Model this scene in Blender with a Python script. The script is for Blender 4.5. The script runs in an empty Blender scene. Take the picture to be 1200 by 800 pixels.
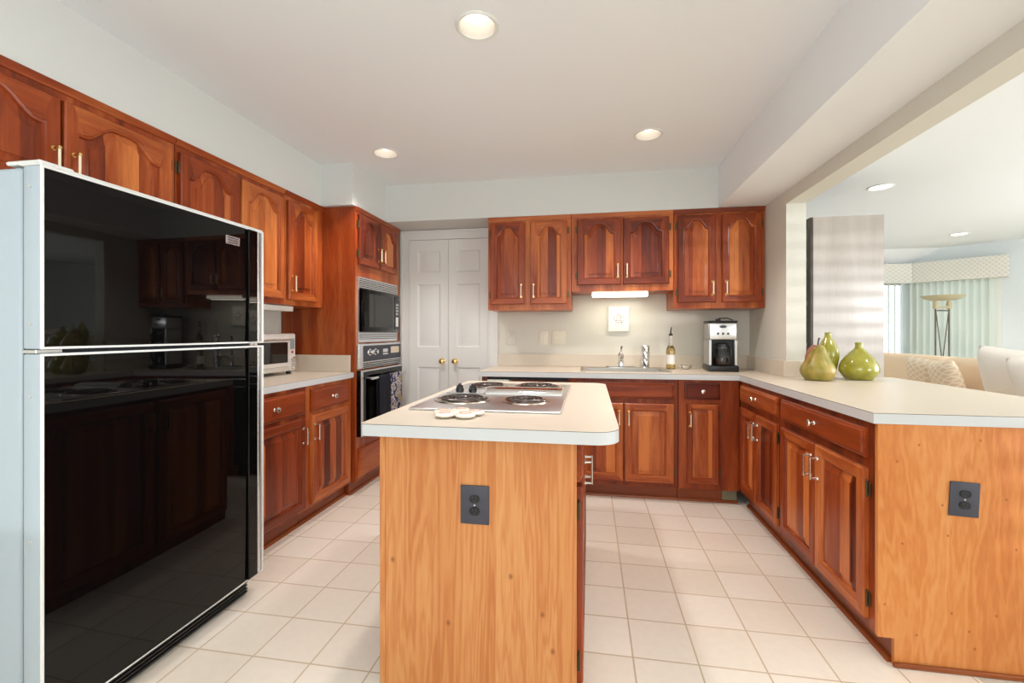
import bpy, bmesh, math, random
from mathutils import Vector, Matrix
PI = math.pi
random.seed(7)
C = bpy.context.scene.collection
S = bpy.context.scene

# ------------------------------------------------------------------ camera, light, exposure
YAW = 0.1695
cd = bpy.data.cameras.new('camera'); cam = bpy.data.objects.new('camera', cd); C.objects.link(cam)
cam.location = (0, 0, 1.2); cam.rotation_euler = (PI / 2, 0, YAW)
cd.sensor_width = 36; cd.lens = 532 / 1200 * 36; cd.shift_y = -10 / 1200; cd.clip_start = 0.02
S.camera = cam
S.view_settings.view_transform = 'Standard'; S.view_settings.look = 'None'
S.view_settings.gamma = 1; S.view_settings.use_curve_mapping = False
S.view_settings.exposure = 0.0
S.cycles.max_bounces = 10; S.cycles.diffuse_bounces = 6; S.cycles.glossy_bounces = 4
S.cycles.sample_clamp_indirect = 6

W = bpy.data.worlds.new('daylight'); S.world = W; W.use_nodes = True
W.node_tree.nodes['Background'].inputs[0].default_value = (0.80, 0.90, 1.0, 1)
W.node_tree.nodes['Background'].inputs[1].default_value = 2.6

def light(name, kind, loc, rot, energy, color=(1, 1, 1), **kw):
    l = bpy.data.lights.new(name, kind); l.energy = energy; l.color = color
    for k, v in kw.items(): setattr(l, k, v)
    o = bpy.data.objects.new(name, l); o.location = loc; o.rotation_euler = rot; C.objects.link(o)
    return o
# daylight entering by the windows behind the camera, plus added kitchen and living room fills
light('window_daylight_kitchen', 'AREA', (-0.5, -2.12, 1.5), (PI / 2, 0, 0), 20, (0.90, 0.97, 1.0), shape='RECTANGLE', size=2.9, size_y=1.5)
light('window_daylight_shutters', 'AREA', (5.0, -2.10, 1.4), (PI / 2, 0, 0.25), 60, (0.93, 0.97, 1.0), shape='RECTANGLE', size=2.4, size_y=1.7)
light('added_kitchen_fill', 'POINT', (0.2, -1.1, 1.75), (0, 0, 0), 24, (1.0, 0.97, 0.94), shadow_soft_size=0.3)  # added bare fill light behind the camera, lifts the ceiling; no pendant here
light('added_living_fill', 'AREA', (6.42, 2.6, 1.4), (PI / 2, 0, PI / 2), 170, (0.90, 0.96, 1.0), shape='RECTANGLE', size=3.2, size_y=1.8)  # added living room fill; the right wall has no window
SUN = Vector((-0.50, 0.866, -0.042))
sun = light('sun', 'SUN', (8, -8, 4), SUN.to_track_quat('-Z', 'Y').to_euler(), 0.75, (0.95, 0.97, 1.0), angle=math.radians(0.8))

# ------------------------------------------------------------------ materials
def mat(name, col, rough=0.5, metal=0.0, spec=0.5, coat=0.0, emit=None, trans=0.0, ior=1.45):
    m = bpy.data.materials.new(name); m.use_nodes = True
    b = m.node_tree.nodes['Principled BSDF']
    b.inputs['Base Color'].default_value = (*col, 1); b.inputs['Roughness'].default_value = rough
    b.inputs['Metallic'].default_value = metal; b.inputs['Specular IOR Level'].default_value = spec
    b.inputs['Coat Weight'].default_value = coat; b.inputs['Transmission Weight'].default_value = trans
    b.inputs['IOR'].default_value = ior
    if emit:
        b.inputs['Emission Color'].default_value = (*emit[0], 1); b.inputs['Emission Strength'].default_value = emit[1]
    return m
def N(m, typ, **kw):
    n = m.node_tree.nodes.new(typ)
    for k, v in kw.items():
        if k.startswith('i_'):
            n.inputs[k[2:].replace('_', ' ')].default_value = v
        else: setattr(n, k, v)
    return n
def LK(m, a, b): m.node_tree.links.new(a, b)
def math_n(m, op, a, b=None, c=None):
    n = N(m, 'ShaderNodeMath', operation=op)
    for i, v in enumerate((a, b, c)):
        if v is None: continue
        if isinstance(v, (int, float)): n.inputs[i].default_value = v
        else: LK(m, v, n.inputs[i])
    return n.outputs[0]
def srgb(r, g, b):
    f = lambda c: (c / 255 / 12.92) if c / 255 <= 0.04045 else ((c / 255 + 0.055) / 1.055) ** 2.4
    return (f(r), f(g), f(b))
def painted(name, col, rough=0.6, amt=0.04, scale=40):
    m = mat(name, col, rough)
    b = m.node_tree.nodes['Principled BSDF']
    tc = N(m, 'ShaderNodeTexCoord'); no = N(m, 'ShaderNodeTexNoise', i_Scale=scale, i_Detail=3.0)
    LK(m, tc.outputs['Object'], no.inputs['Vector'])
    bp = N(m, 'ShaderNodeBump', i_Strength=amt, i_Distance=0.01)
    LK(m, no.outputs['Fac'], bp.inputs['Height']); LK(m, bp.outputs[0], b.inputs['Normal'])
    return m
def wood(name, dark, mid, lite, axis='z', board=0.0, rough=0.34, coat=0.12, gs=1.0, rnd=0.3, wave=0.0, knots=0.0, bvar=0.5, stretch=(9, 0.8)):
    """grain runs along the local axis given; board = width of the glued-up strips"""
    m = mat(name, mid, rough, coat=coat); b = m.node_tree.nodes['Principled BSDF']
    b.inputs['Coat Roughness'].default_value = 0.18; b.inputs['Specular IOR Level'].default_value = 0.35
    tc = N(m, 'ShaderNodeTexCoord'); oi = N(m, 'ShaderNodeObjectInfo')
    off = N(m, 'ShaderNodeVectorMath', operation='SCALE'); off.inputs[0].default_value = (7.3, 3.1, 5.7)
    LK(m, oi.outputs['Random'], off.inputs['Scale'])
    sx = N(m, 'ShaderNodeSeparateXYZ'); LK(m, tc.outputs['Object'], sx.inputs[0])
    add = N(m, 'ShaderNodeVectorMath', operation='ADD'); LK(m, tc.outputs['Object'], add.inputs[0]); LK(m, off.outputs[0], add.inputs[1])
    vec = add.outputs[0]
    tone = None
    if board:
        cr = sx.outputs['X'] if axis == 'z' else sx.outputs['Z']
        q = math_n(m, 'FLOOR', math_n(m, 'ADD', math_n(m, 'DIVIDE', cr, board), math_n(m, 'MULTIPLY', oi.outputs['Random'], 37.0)))
        wn = N(m, 'ShaderNodeTexWhiteNoise', noise_dimensions='2D'); cx = N(m, 'ShaderNodeCombineXYZ')
        LK(m, q, cx.inputs[0]); LK(m, math_n(m, 'MULTIPLY', oi.outputs['Random'], 91.0), cx.inputs[1]); LK(m, cx.outputs[0], wn.inputs['Vector'])
        tone = wn.outputs['Value']
        a2 = N(m, 'ShaderNodeVectorMath', operation='ADD'); sc2 = N(m, 'ShaderNodeVectorMath', operation='SCALE', i_Scale=6.0)
        LK(m, wn.outputs['Color'], sc2.inputs[0]); LK(m, vec, a2.inputs[0]); LK(m, sc2.outputs[0], a2.inputs[1]); vec = a2.outputs[0]
    mp = N(m, 'ShaderNodeMapping'); LK(m, vec, mp.inputs['Vector'])
    sa, sb = stretch; s = {'z': (sa, sa, sb), 'x': (sb, sa, sa), 'y': (sa, sb, sa)}[axis]
    mp.inputs['Scale'].default_value = [v * gs for v in s]
    n1 = N(m, 'ShaderNodeTexNoise', i_Scale=1.0, i_Detail=5.0, i_Roughness=0.55, i_Distortion=0.6); LK(m, mp.outputs[0], n1.inputs['Vector'])
    mp2 = N(m, 'ShaderNodeMapping'); LK(m, vec, mp2.inputs['Vector']); mp2.inputs['Scale'].default_value = [v * 12 for v in s]
    n2 = N(m, 'ShaderNodeTexNoise', i_Scale=1.0, i_Detail=3.0); LK(m, mp2.outputs[0], n2.inputs['Vector'])
    f = math_n(m, 'ADD', math_n(m, 'MULTIPLY', n1.outputs['Fac'], 0.8), math_n(m, 'MULTIPLY', n2.outputs['Fac'], 0.2))
    if wave:
        ring = math_n(m, 'SINE', math_n(m, 'MULTIPLY', n1.outputs['Fac'], 130.0))
        f = math_n(m, 'ADD', f, math_n(m, 'MULTIPLY', ring, wave))
    if tone is not None: f = math_n(m, 'ADD', f, math_n(m, 'MULTIPLY', math_n(m, 'SUBTRACT', tone, 0.5), bvar))
    f = math_n(m, 'ADD', f, math_n(m, 'MULTIPLY', math_n(m, 'SUBTRACT', oi.outputs['Random'], 0.5), rnd))
    rp = N(m, 'ShaderNodeValToRGB'); e = rp.color_ramp.elements
    e[0].position = 0.25; e[0].color = (*dark, 1); e[1].position = 0.78; e[1].color = (*lite, 1)
    k = rp.color_ramp.elements.new(0.5); k.color = (*mid, 1)
    LK(m, f, rp.inputs[0]); out = rp.outputs[0]
    if knots:
        vo = N(m, 'ShaderNodeTexVoronoi', i_Scale=knots, voronoi_dimensions='2D'); mk = N(m, 'ShaderNodeCombineXYZ')
        LK(m, sx.outputs['X'], mk.inputs[0]); LK(m, math_n(m, 'MULTIPLY', sx.outputs['Z'], 0.75), mk.inputs[1]); LK(m, mk.outputs[0], vo.inputs['Vector'])
        mr = N(m, 'ShaderNodeMapRange'); mr.inputs['From Min'].default_value = 0.008; mr.inputs['From Max'].default_value = 0.035
        mr.inputs['To Min'].default_value = 0.75; mr.inputs['To Max'].default_value = 0.0
        LK(m, vo.outputs['Distance'], mr.inputs['Value'])
        mx = N(m, 'ShaderNodeMixRGB'); mx.inputs[2].default_value = (*[c * 0.45 for c in dark], 1)
        LK(m, mr.outputs[0], mx.inputs[0]); LK(m, out, mx.inputs[1]); out = mx.outputs[0]
    LK(m, out, b.inputs['Base Color'])
    bp = N(m, 'ShaderNodeBump', i_Strength=0.05, i_Distance=0.004); LK(m, n2.outputs['Fac'], bp.inputs['Height']); LK(m, bp.outputs[0], b.inputs['Normal'])
    return m

M = {}
CD, CM, CL = srgb(84, 27, 9), srgb(146, 62, 24), srgb(208, 122, 62)
M['cherry'] = wood('cherry_upright_grain', CD, CM, CL, 'z')
M['cherry_x'] = wood('cherry_level_grain', CD, CM, CL, 'x')
M['cherry_y'] = wood('cherry_side_grain', CD, CM, CL, 'z', rnd=0.1, gs=0.6)
M['cherry_panel'] = wood('cherry_glued_strips', CD, CM, CL, 'z', board=0.07, bvar=0.36)
M['kick'] = wood('cherry_kick', srgb(92, 38, 18), srgb(134, 64, 32), srgb(164, 88, 50), 'x', rnd=0.0)
M['shoe'] = wood('shoe_moulding', srgb(104, 48, 20), srgb(142, 74, 34), srgb(176, 102, 56), 'x', rnd=0.0)
M['ply'] = wood('maple_ply', srgb(186, 108, 56), srgb(207, 141, 84), srgb(222, 168, 114), 'z', board=0.2, gs=0.42, wave=0.075, bvar=0.14, rough=0.4, coat=0.1, rnd=0.0, knots=3.6)
M['ply_warm'] = wood('knotty_ply', srgb(176, 90, 36), srgb(205, 128, 66), srgb(222, 160, 98), 'z', gs=0.4, wave=0.05, stretch=(7, 1.5), rough=0.4, coat=0.15, rnd=0.0, knots=7.0)
M['nickel'] = mat('brushed_nickel', (0.72, 0.68, 0.62), 0.25, 1.0)
M['brass'] = mat('polished_brass', (0.80, 0.56, 0.24), 0.2, 1.0)
M['bone'] = mat('bone_bar', srgb(232, 218, 190), 0.3)
M['hinge'] = mat('antique_hinge', srgb(92, 76, 52), 0.35, 0.7)
M['chrome'] = mat('chrome', (0.85, 0.85, 0.86), 0.08, 1.0)
M['steel'] = mat('brushed_steel', (0.70, 0.70, 0.70), 0.28, 1.0)
M['toaster_steel'] = mat('satin_steel', (0.72, 0.69, 0.64), 0.5, 0.35)
M['sink_steel'] = mat('sink_steel', (0.42, 0.39, 0.34), 0.35, 0.9)
M['laminate'] = painted('counter_laminate', srgb(215, 204, 187), 0.35, 0.01, 200)
M['laminate_edge'] = mat('counter_edge_lit', srgb(202, 204, 204), 0.35)  # bluish light on the edge put into its colour, cooler than the top
M['seam'] = mat('laminate_seam', srgb(96, 84, 70), 0.6)
M['wall'] = painted('wall_sage_cream', srgb(217, 215, 204), 0.7)
M['wall_lr'] = painted('wall_pale_blue', srgb(222, 229, 231), 0.7)
M['ceiling'] = painted('ceiling_white', srgb(238, 241, 243), 0.85, 0.03, 60)
M['soffit'] = painted('soffit_paint', srgb(214, 216, 212), 0.8, 0.03, 60)
M['trim'] = mat('white_trim_paint', srgb(228, 228, 224), 0.4)
M['door_paint'] = mat('white_door_paint', srgb(226, 226, 222), 0.35)
M['black_gloss'] = mat('black_glass', (0.002, 0.002, 0.002), 0.025, spec=0.36)
M['black'] = mat('black_plastic', (0.012, 0.012, 0.013), 0.35)
M['black_slot'] = mat('black_socket', (0.003, 0.003, 0.004), 0.3)
M['charcoal'] = mat('slate_plate', srgb(66, 66, 76), 0.5)
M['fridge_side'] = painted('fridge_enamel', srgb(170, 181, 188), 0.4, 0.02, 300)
M['fridge_trim'] = mat('fridge_trim', srgb(226, 226, 222), 0.3)
M['silver'] = mat('silver_trim', (0.75, 0.76, 0.77), 0.25, 0.9)
M['gasket'] = mat('dark_gasket', (0.03, 0.03, 0.035), 0.6)
M['bowl'] = mat('oven_glass', (0.012, 0.011, 0.009), 0.06, spec=0.6)
M['white'] = mat('white_plastic', srgb(236, 234, 226), 0.35)
M['almond'] = mat('almond_plate', srgb(228, 222, 204), 0.4)
M['carpet'] = painted('carpet', srgb(206, 196, 180), 0.95, 0.3, 300)
M['lamp_on'] = mat('lamp_lens', (1, 1, 1), 0.5, emit=((1.0, 0.93, 0.82), 4.0))
M['baffle'] = mat('can_baffle', srgb(190, 184, 176), 0.5)
M['tube_on'] = mat('tube_lens', (1, 1, 1), 0.5, emit=((1.0, 0.93, 0.75), 3.0))
M['glass'] = mat('clear_glass', (1, 1, 1), 0.02, trans=1.0)
M['amber'] = mat('amber_liquid', (0.95, 0.72, 0.25), 0.05, trans=0.8)
M['sofa'] = painted('cream_upholstery', srgb(238, 214, 184), 0.9, 0.15, 400)
M['pillow_white'] = painted('white_cotton', srgb(250, 245, 238), 0.9, 0.15, 400)
M['brick_dark'] = mat('dark_walnut_frame', srgb(58, 44, 30), 0.4)

CANS = [(-0.448, 1.782, 0.088), (-1.385, 2.936, 0.090), (0.36, 2.936, 0.090), (2.437, 4.331, 0.095), (4.562, 6.55, 0.095)]
def tile_floor():
    m = mat('ceramic_tile', srgb(232, 214, 192), 0.28); b = m.node_tree.nodes['Principled BSDF']
    T = 0.2317; G = 0.0055
    tc = N(m, 'ShaderNodeTexCoord'); sx = N(m, 'ShaderNodeSeparateXYZ'); LK(m, tc.outputs['Object'], sx.inputs[0])
    def line(o, off):
        u = math_n(m, 'DIVIDE', math_n(m, 'SUBTRACT', o, off), T)
        fr = math_n(m, 'FRACT', u); ed = math_n(m, 'MINIMUM', fr, math_n(m, 'SUBTRACT', 1.0, fr))
        return math_n(m, 'FLOOR', u), math_n(m, 'MULTIPLY', ed, T)
    cx, ex = line(sx.outputs['X'], 0.158); cy, ey = line(sx.outputs['Y'], 3.122)
    ed = math_n(m, 'MINIMUM', ex, ey)
    mr = N(m, 'ShaderNodeMapRange', interpolation_type='SMOOTHSTEP'); LK(m, ed, mr.inputs['Value'])
    mr.inputs['From Min'].default_value = G * 0.35; mr.inputs['From Max'].default_value = G * 0.75
    cc = N(m, 'ShaderNodeCombineXYZ'); LK(m, cx, cc.inputs[0]); LK(m, cy, cc.inputs[1])
    wn = N(m, 'ShaderNodeTexWhiteNoise', noise_dimensions='2D'); LK(m, cc.outputs[0], wn.inputs['Vector'])
    rp = N(m, 'ShaderNodeValToRGB'); e = rp.color_ramp.elements
    e[0].color = (*srgb(238, 228, 212), 1); e[1].color = (*srgb(247, 239, 226), 1); LK(m, wn.outputs['Value'], rp.inputs[0])
    no = N(m, 'ShaderNodeTexNoise', i_Scale=30.0, i_Detail=5.0); LK(m, tc.outputs['Object'], no.inputs['Vector'])
    mo = N(m, 'ShaderNodeMixRGB', blend_type='MULTIPLY'); mo.inputs[0].default_value = 0.10
    LK(m, rp.outputs[0], mo.inputs[1]); LK(m, no.outputs['Fac'], mo.inputs[2])
    mx = N(m, 'ShaderNodeMixRGB'); mx.inputs[1].default_value = (*srgb(202, 182, 154), 1)
    LK(m, mr.outputs[0], mx.inputs[0]); LK(m, mo.outputs[0], mx.inputs[2]); LK(m, mx.outputs[0], b.inputs['Base Color'])
    ro = N(m, 'ShaderNodeMapRange'); ro.inputs['To Min'].default_value = 0.8; ro.inputs['To Max'].default_value = 0.3
    LK(m, mr.outputs[0], ro.inputs['Value']); LK(m, ro.outputs[0], b.inputs['Roughness'])
    n3 = N(m, 'ShaderNodeTexNoise', i_Scale=160.0, i_Detail=2.0); LK(m, tc.outputs['Object'], n3.inputs['Vector'])
    h = math_n(m, 'ADD', mr.outputs[0], math_n(m, 'MULTIPLY', n3.outputs['Fac'], 0.35))
    bp = N(m, 'ShaderNodeBump', i_Strength=0.35, i_Distance=0.0015); LK(m, h, bp.inputs['Height']); LK(m, bp.outputs[0], b.inputs['Normal'])
    return m
M['tile'] = tile_floor()

# ------------------------------------------------------------------ mesh helpers
class MB:
    """collects shapes; build() links them as ONE mesh object"""
    def __init__(s): s.bm = bmesh.new(); s.mi = 0
    def face(s, pts):
        f = s.bm.faces.new([s.bm.verts.new(p) for p in pts]); f.material_index = s.mi; return f
    def box(s, x0, x1, y0, y1, z0, z1, bev=0.0, seg=1):
        r = bmesh.ops.create_cube(s.bm, size=1)
        bmesh.ops.scale(s.bm, vec=(x1 - x0, y1 - y0, z1 - z0), verts=r['verts'])
        bmesh.ops.translate(s.bm, vec=((x0 + x1) / 2, (y0 + y1) / 2, (z0 + z1) / 2), verts=r['verts'])
        fs = set(f for v in r['verts'] for f in v.link_faces)
        for f in fs: f.material_index = s.mi
        if bev:
            es = list(set(e for f in fs for e in f.edges))
            q = bmesh.ops.bevel(s.bm, geom=es, offset=bev, segments=seg, affect='EDGES', profile=0.5)
            for f in q['faces']: f.material_index = s.mi
        return s
    def loops(s, L, cap0=True, cap1=True, closed=True):
        V = [[s.bm.verts.new(p) for p in l] for l in L]
        n = len(V[0])
        for a, b in zip(V, V[1:]):
            for i in range(n if closed else n - 1):
                j = (i + 1) % n
                f = s.bm.faces.new((a[i], a[j], b[j], b[i])); f.material_index = s.mi
        if cap0: s.bm.faces.new(list(reversed(V[0]))).material_index = s.mi
        if cap1: s.bm.faces.new(V[-1]).material_index = s.mi
        return V
    def prism(s, poly, z0, z1):
        s.loops([[(x, y, z0) for x, y in poly], [(x, y, z1) for x, y in poly]]); return s
    def cyl(s, p0, p1, r, r1=None, seg=16):
        return s.tube([p0, p1], [r, r if r1 is None else r1], seg)
    def tube(s, pts, r, seg=10, closed=False):
        pts = [Vector(p) for p in pts]; n = len(pts)
        rs = r if isinstance(r, (list, tuple)) else [r] * n
        L = []; up = None
        for i, p in enumerate(pts):
            a = pts[i - 1] if (i > 0 or closed) else p
            b = pts[(i + 1) % n] if (i < n - 1 or closed) else p
            t = (b - a).normalized()
            if up is None: up = t.orthogonal().normalized()
            up = (up - t * up.dot(t)).normalized(); w = t.cross(up)
            L.append([p + (up * math.cos(k * 2 * PI / seg) + w * math.sin(k * 2 * PI / seg)) * rs[i] for k in range(seg)])
        if closed: s.loops(L + [L[0]], False, False)
        else: s.loops(L)
        return s
    def lathe(s, prof, c=(0, 0, 0), seg=28, axis='z', caps=True):
        L = []
        for r, z in prof:
            ring = []
            for k in range(seg):
                a = 2 * PI * k / seg; x, y = r * math.cos(a), r * math.sin(a)
                p = {'z': (x, y, z), 'y': (x, z, -y), 'x': (z, x, y)}[axis]
                ring.append((c[0] + p[0], c[1] + p[1], c[2] + p[2]))
            L.append(ring)
        s.loops(L, caps, caps); return s
    def blob(s, c, r, seg=16):
        q = bmesh.ops.create_uvsphere(s.bm, u_segments=seg, v_segments=seg // 2, radius=1)
        bmesh.ops.scale(s.bm, vec=r, verts=q['verts']); bmesh.ops.translate(s.bm, vec=c, verts=q['verts'])
        for v in q['verts']:
            for f in v.link_faces: f.material_index = s.mi
        return s
    def build(s, name, mats, parent=None, loc=(0, 0, 0), rot=(0, 0, 0), smooth=True, weld=True, ang=35):
        if weld: bmesh.ops.remove_doubles(s.bm, verts=s.bm.verts, dist=1e-6)
        bmesh.ops.recalc_face_normals(s.bm, faces=s.bm.faces)
        for f in s.bm.faces: f.smooth = smooth
        for e in s.bm.edges:
            if len(e.link_faces) != 2 or e.calc_face_angle(0) > math.radians(ang): e.smooth = len(e.link_faces) == 1 and ang == 180
        me = bpy.data.meshes.new(name); s.bm.to_mesh(me); s.bm.free()
        if not isinstance(mats, (list, tuple)): mats = [mats]
        for m in mats: me.materials.append(M[m] if isinstance(m, str) else m)
        return link(name, me, parent, loc, rot)
def link(name, me, parent=None, loc=(0, 0, 0), rot=(0, 0, 0)):
    o = bpy.data.objects.new(name, me); C.objects.link(o); o.location = loc; o.rotation_euler = rot
    if parent: o.parent = parent
    return o
def tag(o, label, cat, group=None, kind=None):
    o['label'] = label; o['category'] = cat
    if group: o['group'] = group
    if kind: o['kind'] = kind
    return o
def thing(name, label, cat, loc=(0, 0, 0), rz=0, group=None):
    o = bpy.data.objects.new(name, None); C.objects.link(o); o.location = loc; o.rotation_euler = (0, 0, rz)
    return tag(o, label, cat, group)
def struct(name, mb, m, label=None):
    o = mb.build(name, m, smooth=False); o['kind'] = 'structure'; o['label'] = label or name.replace('_', ' '); o['category'] = name.split('_')[0]
    return o
def arc(cx, cy, r, a0, a1, n=8):
    return [(cx + r * math.cos(math.radians(a0 + (a1 - a0) * i / n)), cy + r * math.sin(math.radians(a0 + (a1 - a0) * i / n))) for i in range(n + 1)]

# ------------------------------------------------------------------ room shell
XL, XR, YB, ZC, ZS = -2.31, 1.275, 3.95, 2.44, 2.135
YF = -2.2; XE = 6.6
b = MB(); b.box(XL - 0.1, 1.33, YF - 0.1, YB + 0.1, -0.06, 0); struct('floor', b, 'tile', 'cream square ceramic tile floor of the kitchen')
b = MB(); b.box(1.33, XE + 0.1, YF - 0.1, 8.0, -0.06, 0); struct('floor_living', b, 'carpet', 'pale floor of the living room behind the peninsula')
def ceiling_sheet(b, x0, x1, y0, y1, cans):
    xs = sorted({x0, x1, *[c[0] - 0.12 for c in cans], *[c[0] + 0.12 for c in cans]}); ys = sorted({y0, y1, *[c[1] - 0.12 for c in cans], *[c[1] + 0.12 for c in cans]})
    for xa, xb in zip(xs, xs[1:]):
        for ya, yb in zip(ys, ys[1:]):
            mx_, my_ = (xa + xb) / 2, (ya + yb) / 2; hit = [c for c in cans if abs(c[0] - mx_) < 0.12 and abs(c[1] - my_) < 0.12]
            if not hit: b.face([(xa, ya, ZC), (xb, ya, ZC), (xb, yb, ZC), (xa, yb, ZC)]); continue
            cx_, cy_, r_ = hit[0]; n = 48; inn, out = [], []
            for k in range(n):
                a = 2 * PI * k / n + PI / 4; u, v = math.cos(a), math.sin(a); q = 1 / max(abs(u), abs(v))
                inn.append((cx_ + r_ * 0.84 * u, cy_ + r_ * 0.84 * v, ZC)); out.append((min(max(cx_ + 0.3 * u * q, xa), xb), min(max(cy_ + 0.3 * v * q, ya), yb), ZC))
            for k in range(n):
                j = (k + 1) % n; b.face([out[k], out[j], inn[j], inn[k]])
    b.box(x0, x1, y0, y1, ZC + 0.16, ZC + 0.20)
b = MB(); ceiling_sheet(b, XL - 0.1, 1.395, YF - 0.1, YB + 0.1, CANS[:3]); struct('ceiling', b, 'ceiling', 'flat white kitchen ceiling with recessed lights')
b = MB(); ceiling_sheet(b, 1.395, XE + 0.1, YF - 0.1, 7.56, CANS[3:])
b.loops([[(1.395, 7.56, ZC), (5.05, 7.56, ZC), (4.80, 7.82, 2.247), (1.395, 7.82, 2.247)], [(1.395, 7.56, ZC + 0.08), (5.05, 7.56, ZC + 0.08), (4.80, 7.82, 2.33), (1.395, 7.82, 2.33)]])
struct('ceiling_living', b, 'ceiling', 'white living room ceiling sloping down at the bay')
b = MB(); b.box(XL - 0.1, XL, YF, YB + 0.1, 0, ZC); struct('wall_left', b, 'wall', 'cream wall behind the left cabinets')
b = MB(); b.box(XL, 1.395, YB, YB + 0.1, 0, ZC); struct('wall_back', b, 'wall', 'cream back wall above the sink')
b = MB(); b.box(XR, 1.395, 3.25, YB, 0, ZC); struct('wall_stub', b, 'wall', 'short wall end beside the living room opening')
b = MB(); b.box(XR, 1.395, YF, 3.25, 2.05, ZC); struct('wall_header', b, 'wall', 'header above the living room opening')
# soffits over the cabinets
b = MB(); b.box(XL, -1.957, YF, 3.06, ZS, ZC); struct('trim_1', b, 'soffit', 'white soffit above the left cabinets')
b = MB(); b.box(XL, -1.70, 3.06, YB, ZS, ZC); struct('trim_2', b, 'soffit', 'white soffit above the oven tower')
b = MB(); b.box(-1.70, 0.945, 3.60, YB, ZS, ZC); struct('trim_3', b, 'soffit', 'white soffit above the sink cabinets')
b = MB(); b.box(0.945, XR, YF, YB, ZS, ZC); struct('trim_4', b, 'ceiling', 'white soffit above the peninsula')
# wall behind the camera with two windows
def wall_with_holes(name, x0, x1, y0, y1, z1, holes, m, label):
    b = MB(); xs = sorted({x0, x1, *[h[0] for h in holes], *[h[1] for h in holes]})
    for a, c in zip(xs, xs[1:]):
        hh = [h for h in holes if h[0] <= a and h[1] >= c]
        if hh:
            b.box(a, c, y0, y1, 0, hh[0][2]); b.box(a, c, y0, y1, hh[0][3], z1)
        else: b.box(a, c, y0, y1, 0, z1)
    return struct(name, b, m, label)
wall_with_holes('wall_front', XL - 0.1, XE + 0.1, YF - 0.1, YF, ZC, [(-1.95, 0.95, 0.75, 2.25), (3.7, 6.3, 0.5, 2.35)], 'wall', 'wall behind the viewer with two windows')
def window(name, x0, x1, z0, z1, y, muls, label):
    b = MB(); w = 0.05
    b.box(x0, x0 + w, y - 0.08, y - 0.03, z0, z1); b.box(x1 - w, x1, y - 0.08, y - 0.03, z0, z1)
    b.box(x0 + w, x1 - w, y - 0.08, y - 0.03, z0, z0 + w); b.box(x0 + w, x1 - w, y - 0.08, y - 0.03, z1 - w, z1)
    for k in range(1, muls):
        xm = x0 + (x1 - x0) * k / muls; b.box(xm - 0.02, xm + 0.02, y - 0.075, y - 0.035, z0 + w, z1 - w)
    return struct(name, b, 'trim', label)
window('window_1', -1.95, 0.95, 0.75, 2.25, YF, 3, 'kitchen window behind the viewer')
o = window('window_2', 3.7, 6.3, 0.5, 2.35, YF, 2, 'shuttered window behind the viewer')
b = MB()
for k in range(15):
    z = 0.60 + k * 0.12
    b.loops([[(3.76, YF - 0.055 + dy, z + dz) for dy, dz in ((-0.03, -0.03), (0.03, 0.028), (0.034, 0.022), (-0.026, -0.036))],
             [(6.24, YF - 0.055 + dy, z + dz) for dy, dz in ((-0.03, -0.03), (0.03, 0.028), (0.034, 0.022), (-0.026, -0.036))]])
sl = b.build('shutter_slats', 'trim', o)
# living room walls
b = MB(); b.box(XE, XE + 0.1, YF, 6.0, 0, ZC); struct('wall_right', b, 'wall_lr', 'pale blue living room wall on the right')
b = MB(); b.box(1.295, 1.395, YB + 0.1, 7.9, 0, ZC); struct('wall_living_left', b, 'wall_lr', 'living room wall behind the kitchen')
wall_with_holes('wall_far', 1.295, 4.80, 7.82, 7.92, 2.30, [(2.9, 4.70, 0.1, 2.1)], 'wall_lr', 'pale blue far wall with the bay window')
D45 = Vector((1, -1, 0)).normalized(); NIN = Vector((-1, -1, 0)).normalized()
BC = Vector((4.80, 7.82, 0)); BL = 2.55
def bayp(t, n, z): p = BC + D45 * t + NIN * n; return (p.x, p.y, z)
def baybox(b, t0, t1, n0, n1, z0, z1):
    b.loops([[bayp(t0, n0, z0), bayp(t1, n0, z0), bayp(t1, n1, z0), bayp(t0, n1, z0)], [bayp(t0, n0, z1), bayp(t1, n0, z1), bayp(t1, n1, z1), bayp(t0, n1, z1)]])
b = MB(); baybox(b, 0, 0.08, -0.1, 0, 0, 2.3); baybox(b, 0.08, 0.85, -0.1, 0, 0, 0.1); baybox(b, 0.08, 0.85, -0.1, 0, 2.1, 2.44); baybox(b, 0.85, BL, -0.1, 0, 0, 2.44)
struct('wall_bay', b, 'wall_lr', 'pale blue angled wall of the living room bay')
def pane(name, b, label): return struct(name, b, 'glass', label)
b = MB(); b.box(2.9, 4.7, 7.86, 7.866, 0.1, 2.1); pane('window_3', b, 'bay window pane behind the left vertical blind')
b = MB(); baybox(b, 0.08, 0.85, -0.056, -0.05, 0.1, 2.1); pane('window_4', b, 'bay window pane behind the right vertical blind')
# baseboards that show
b = MB(); b.box(XR - 0.001, 1.396, 3.235, 3.249, 0, 0.1); struct('baseboard_stub', b, 'trim', 'white baseboard on the wall end')

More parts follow.
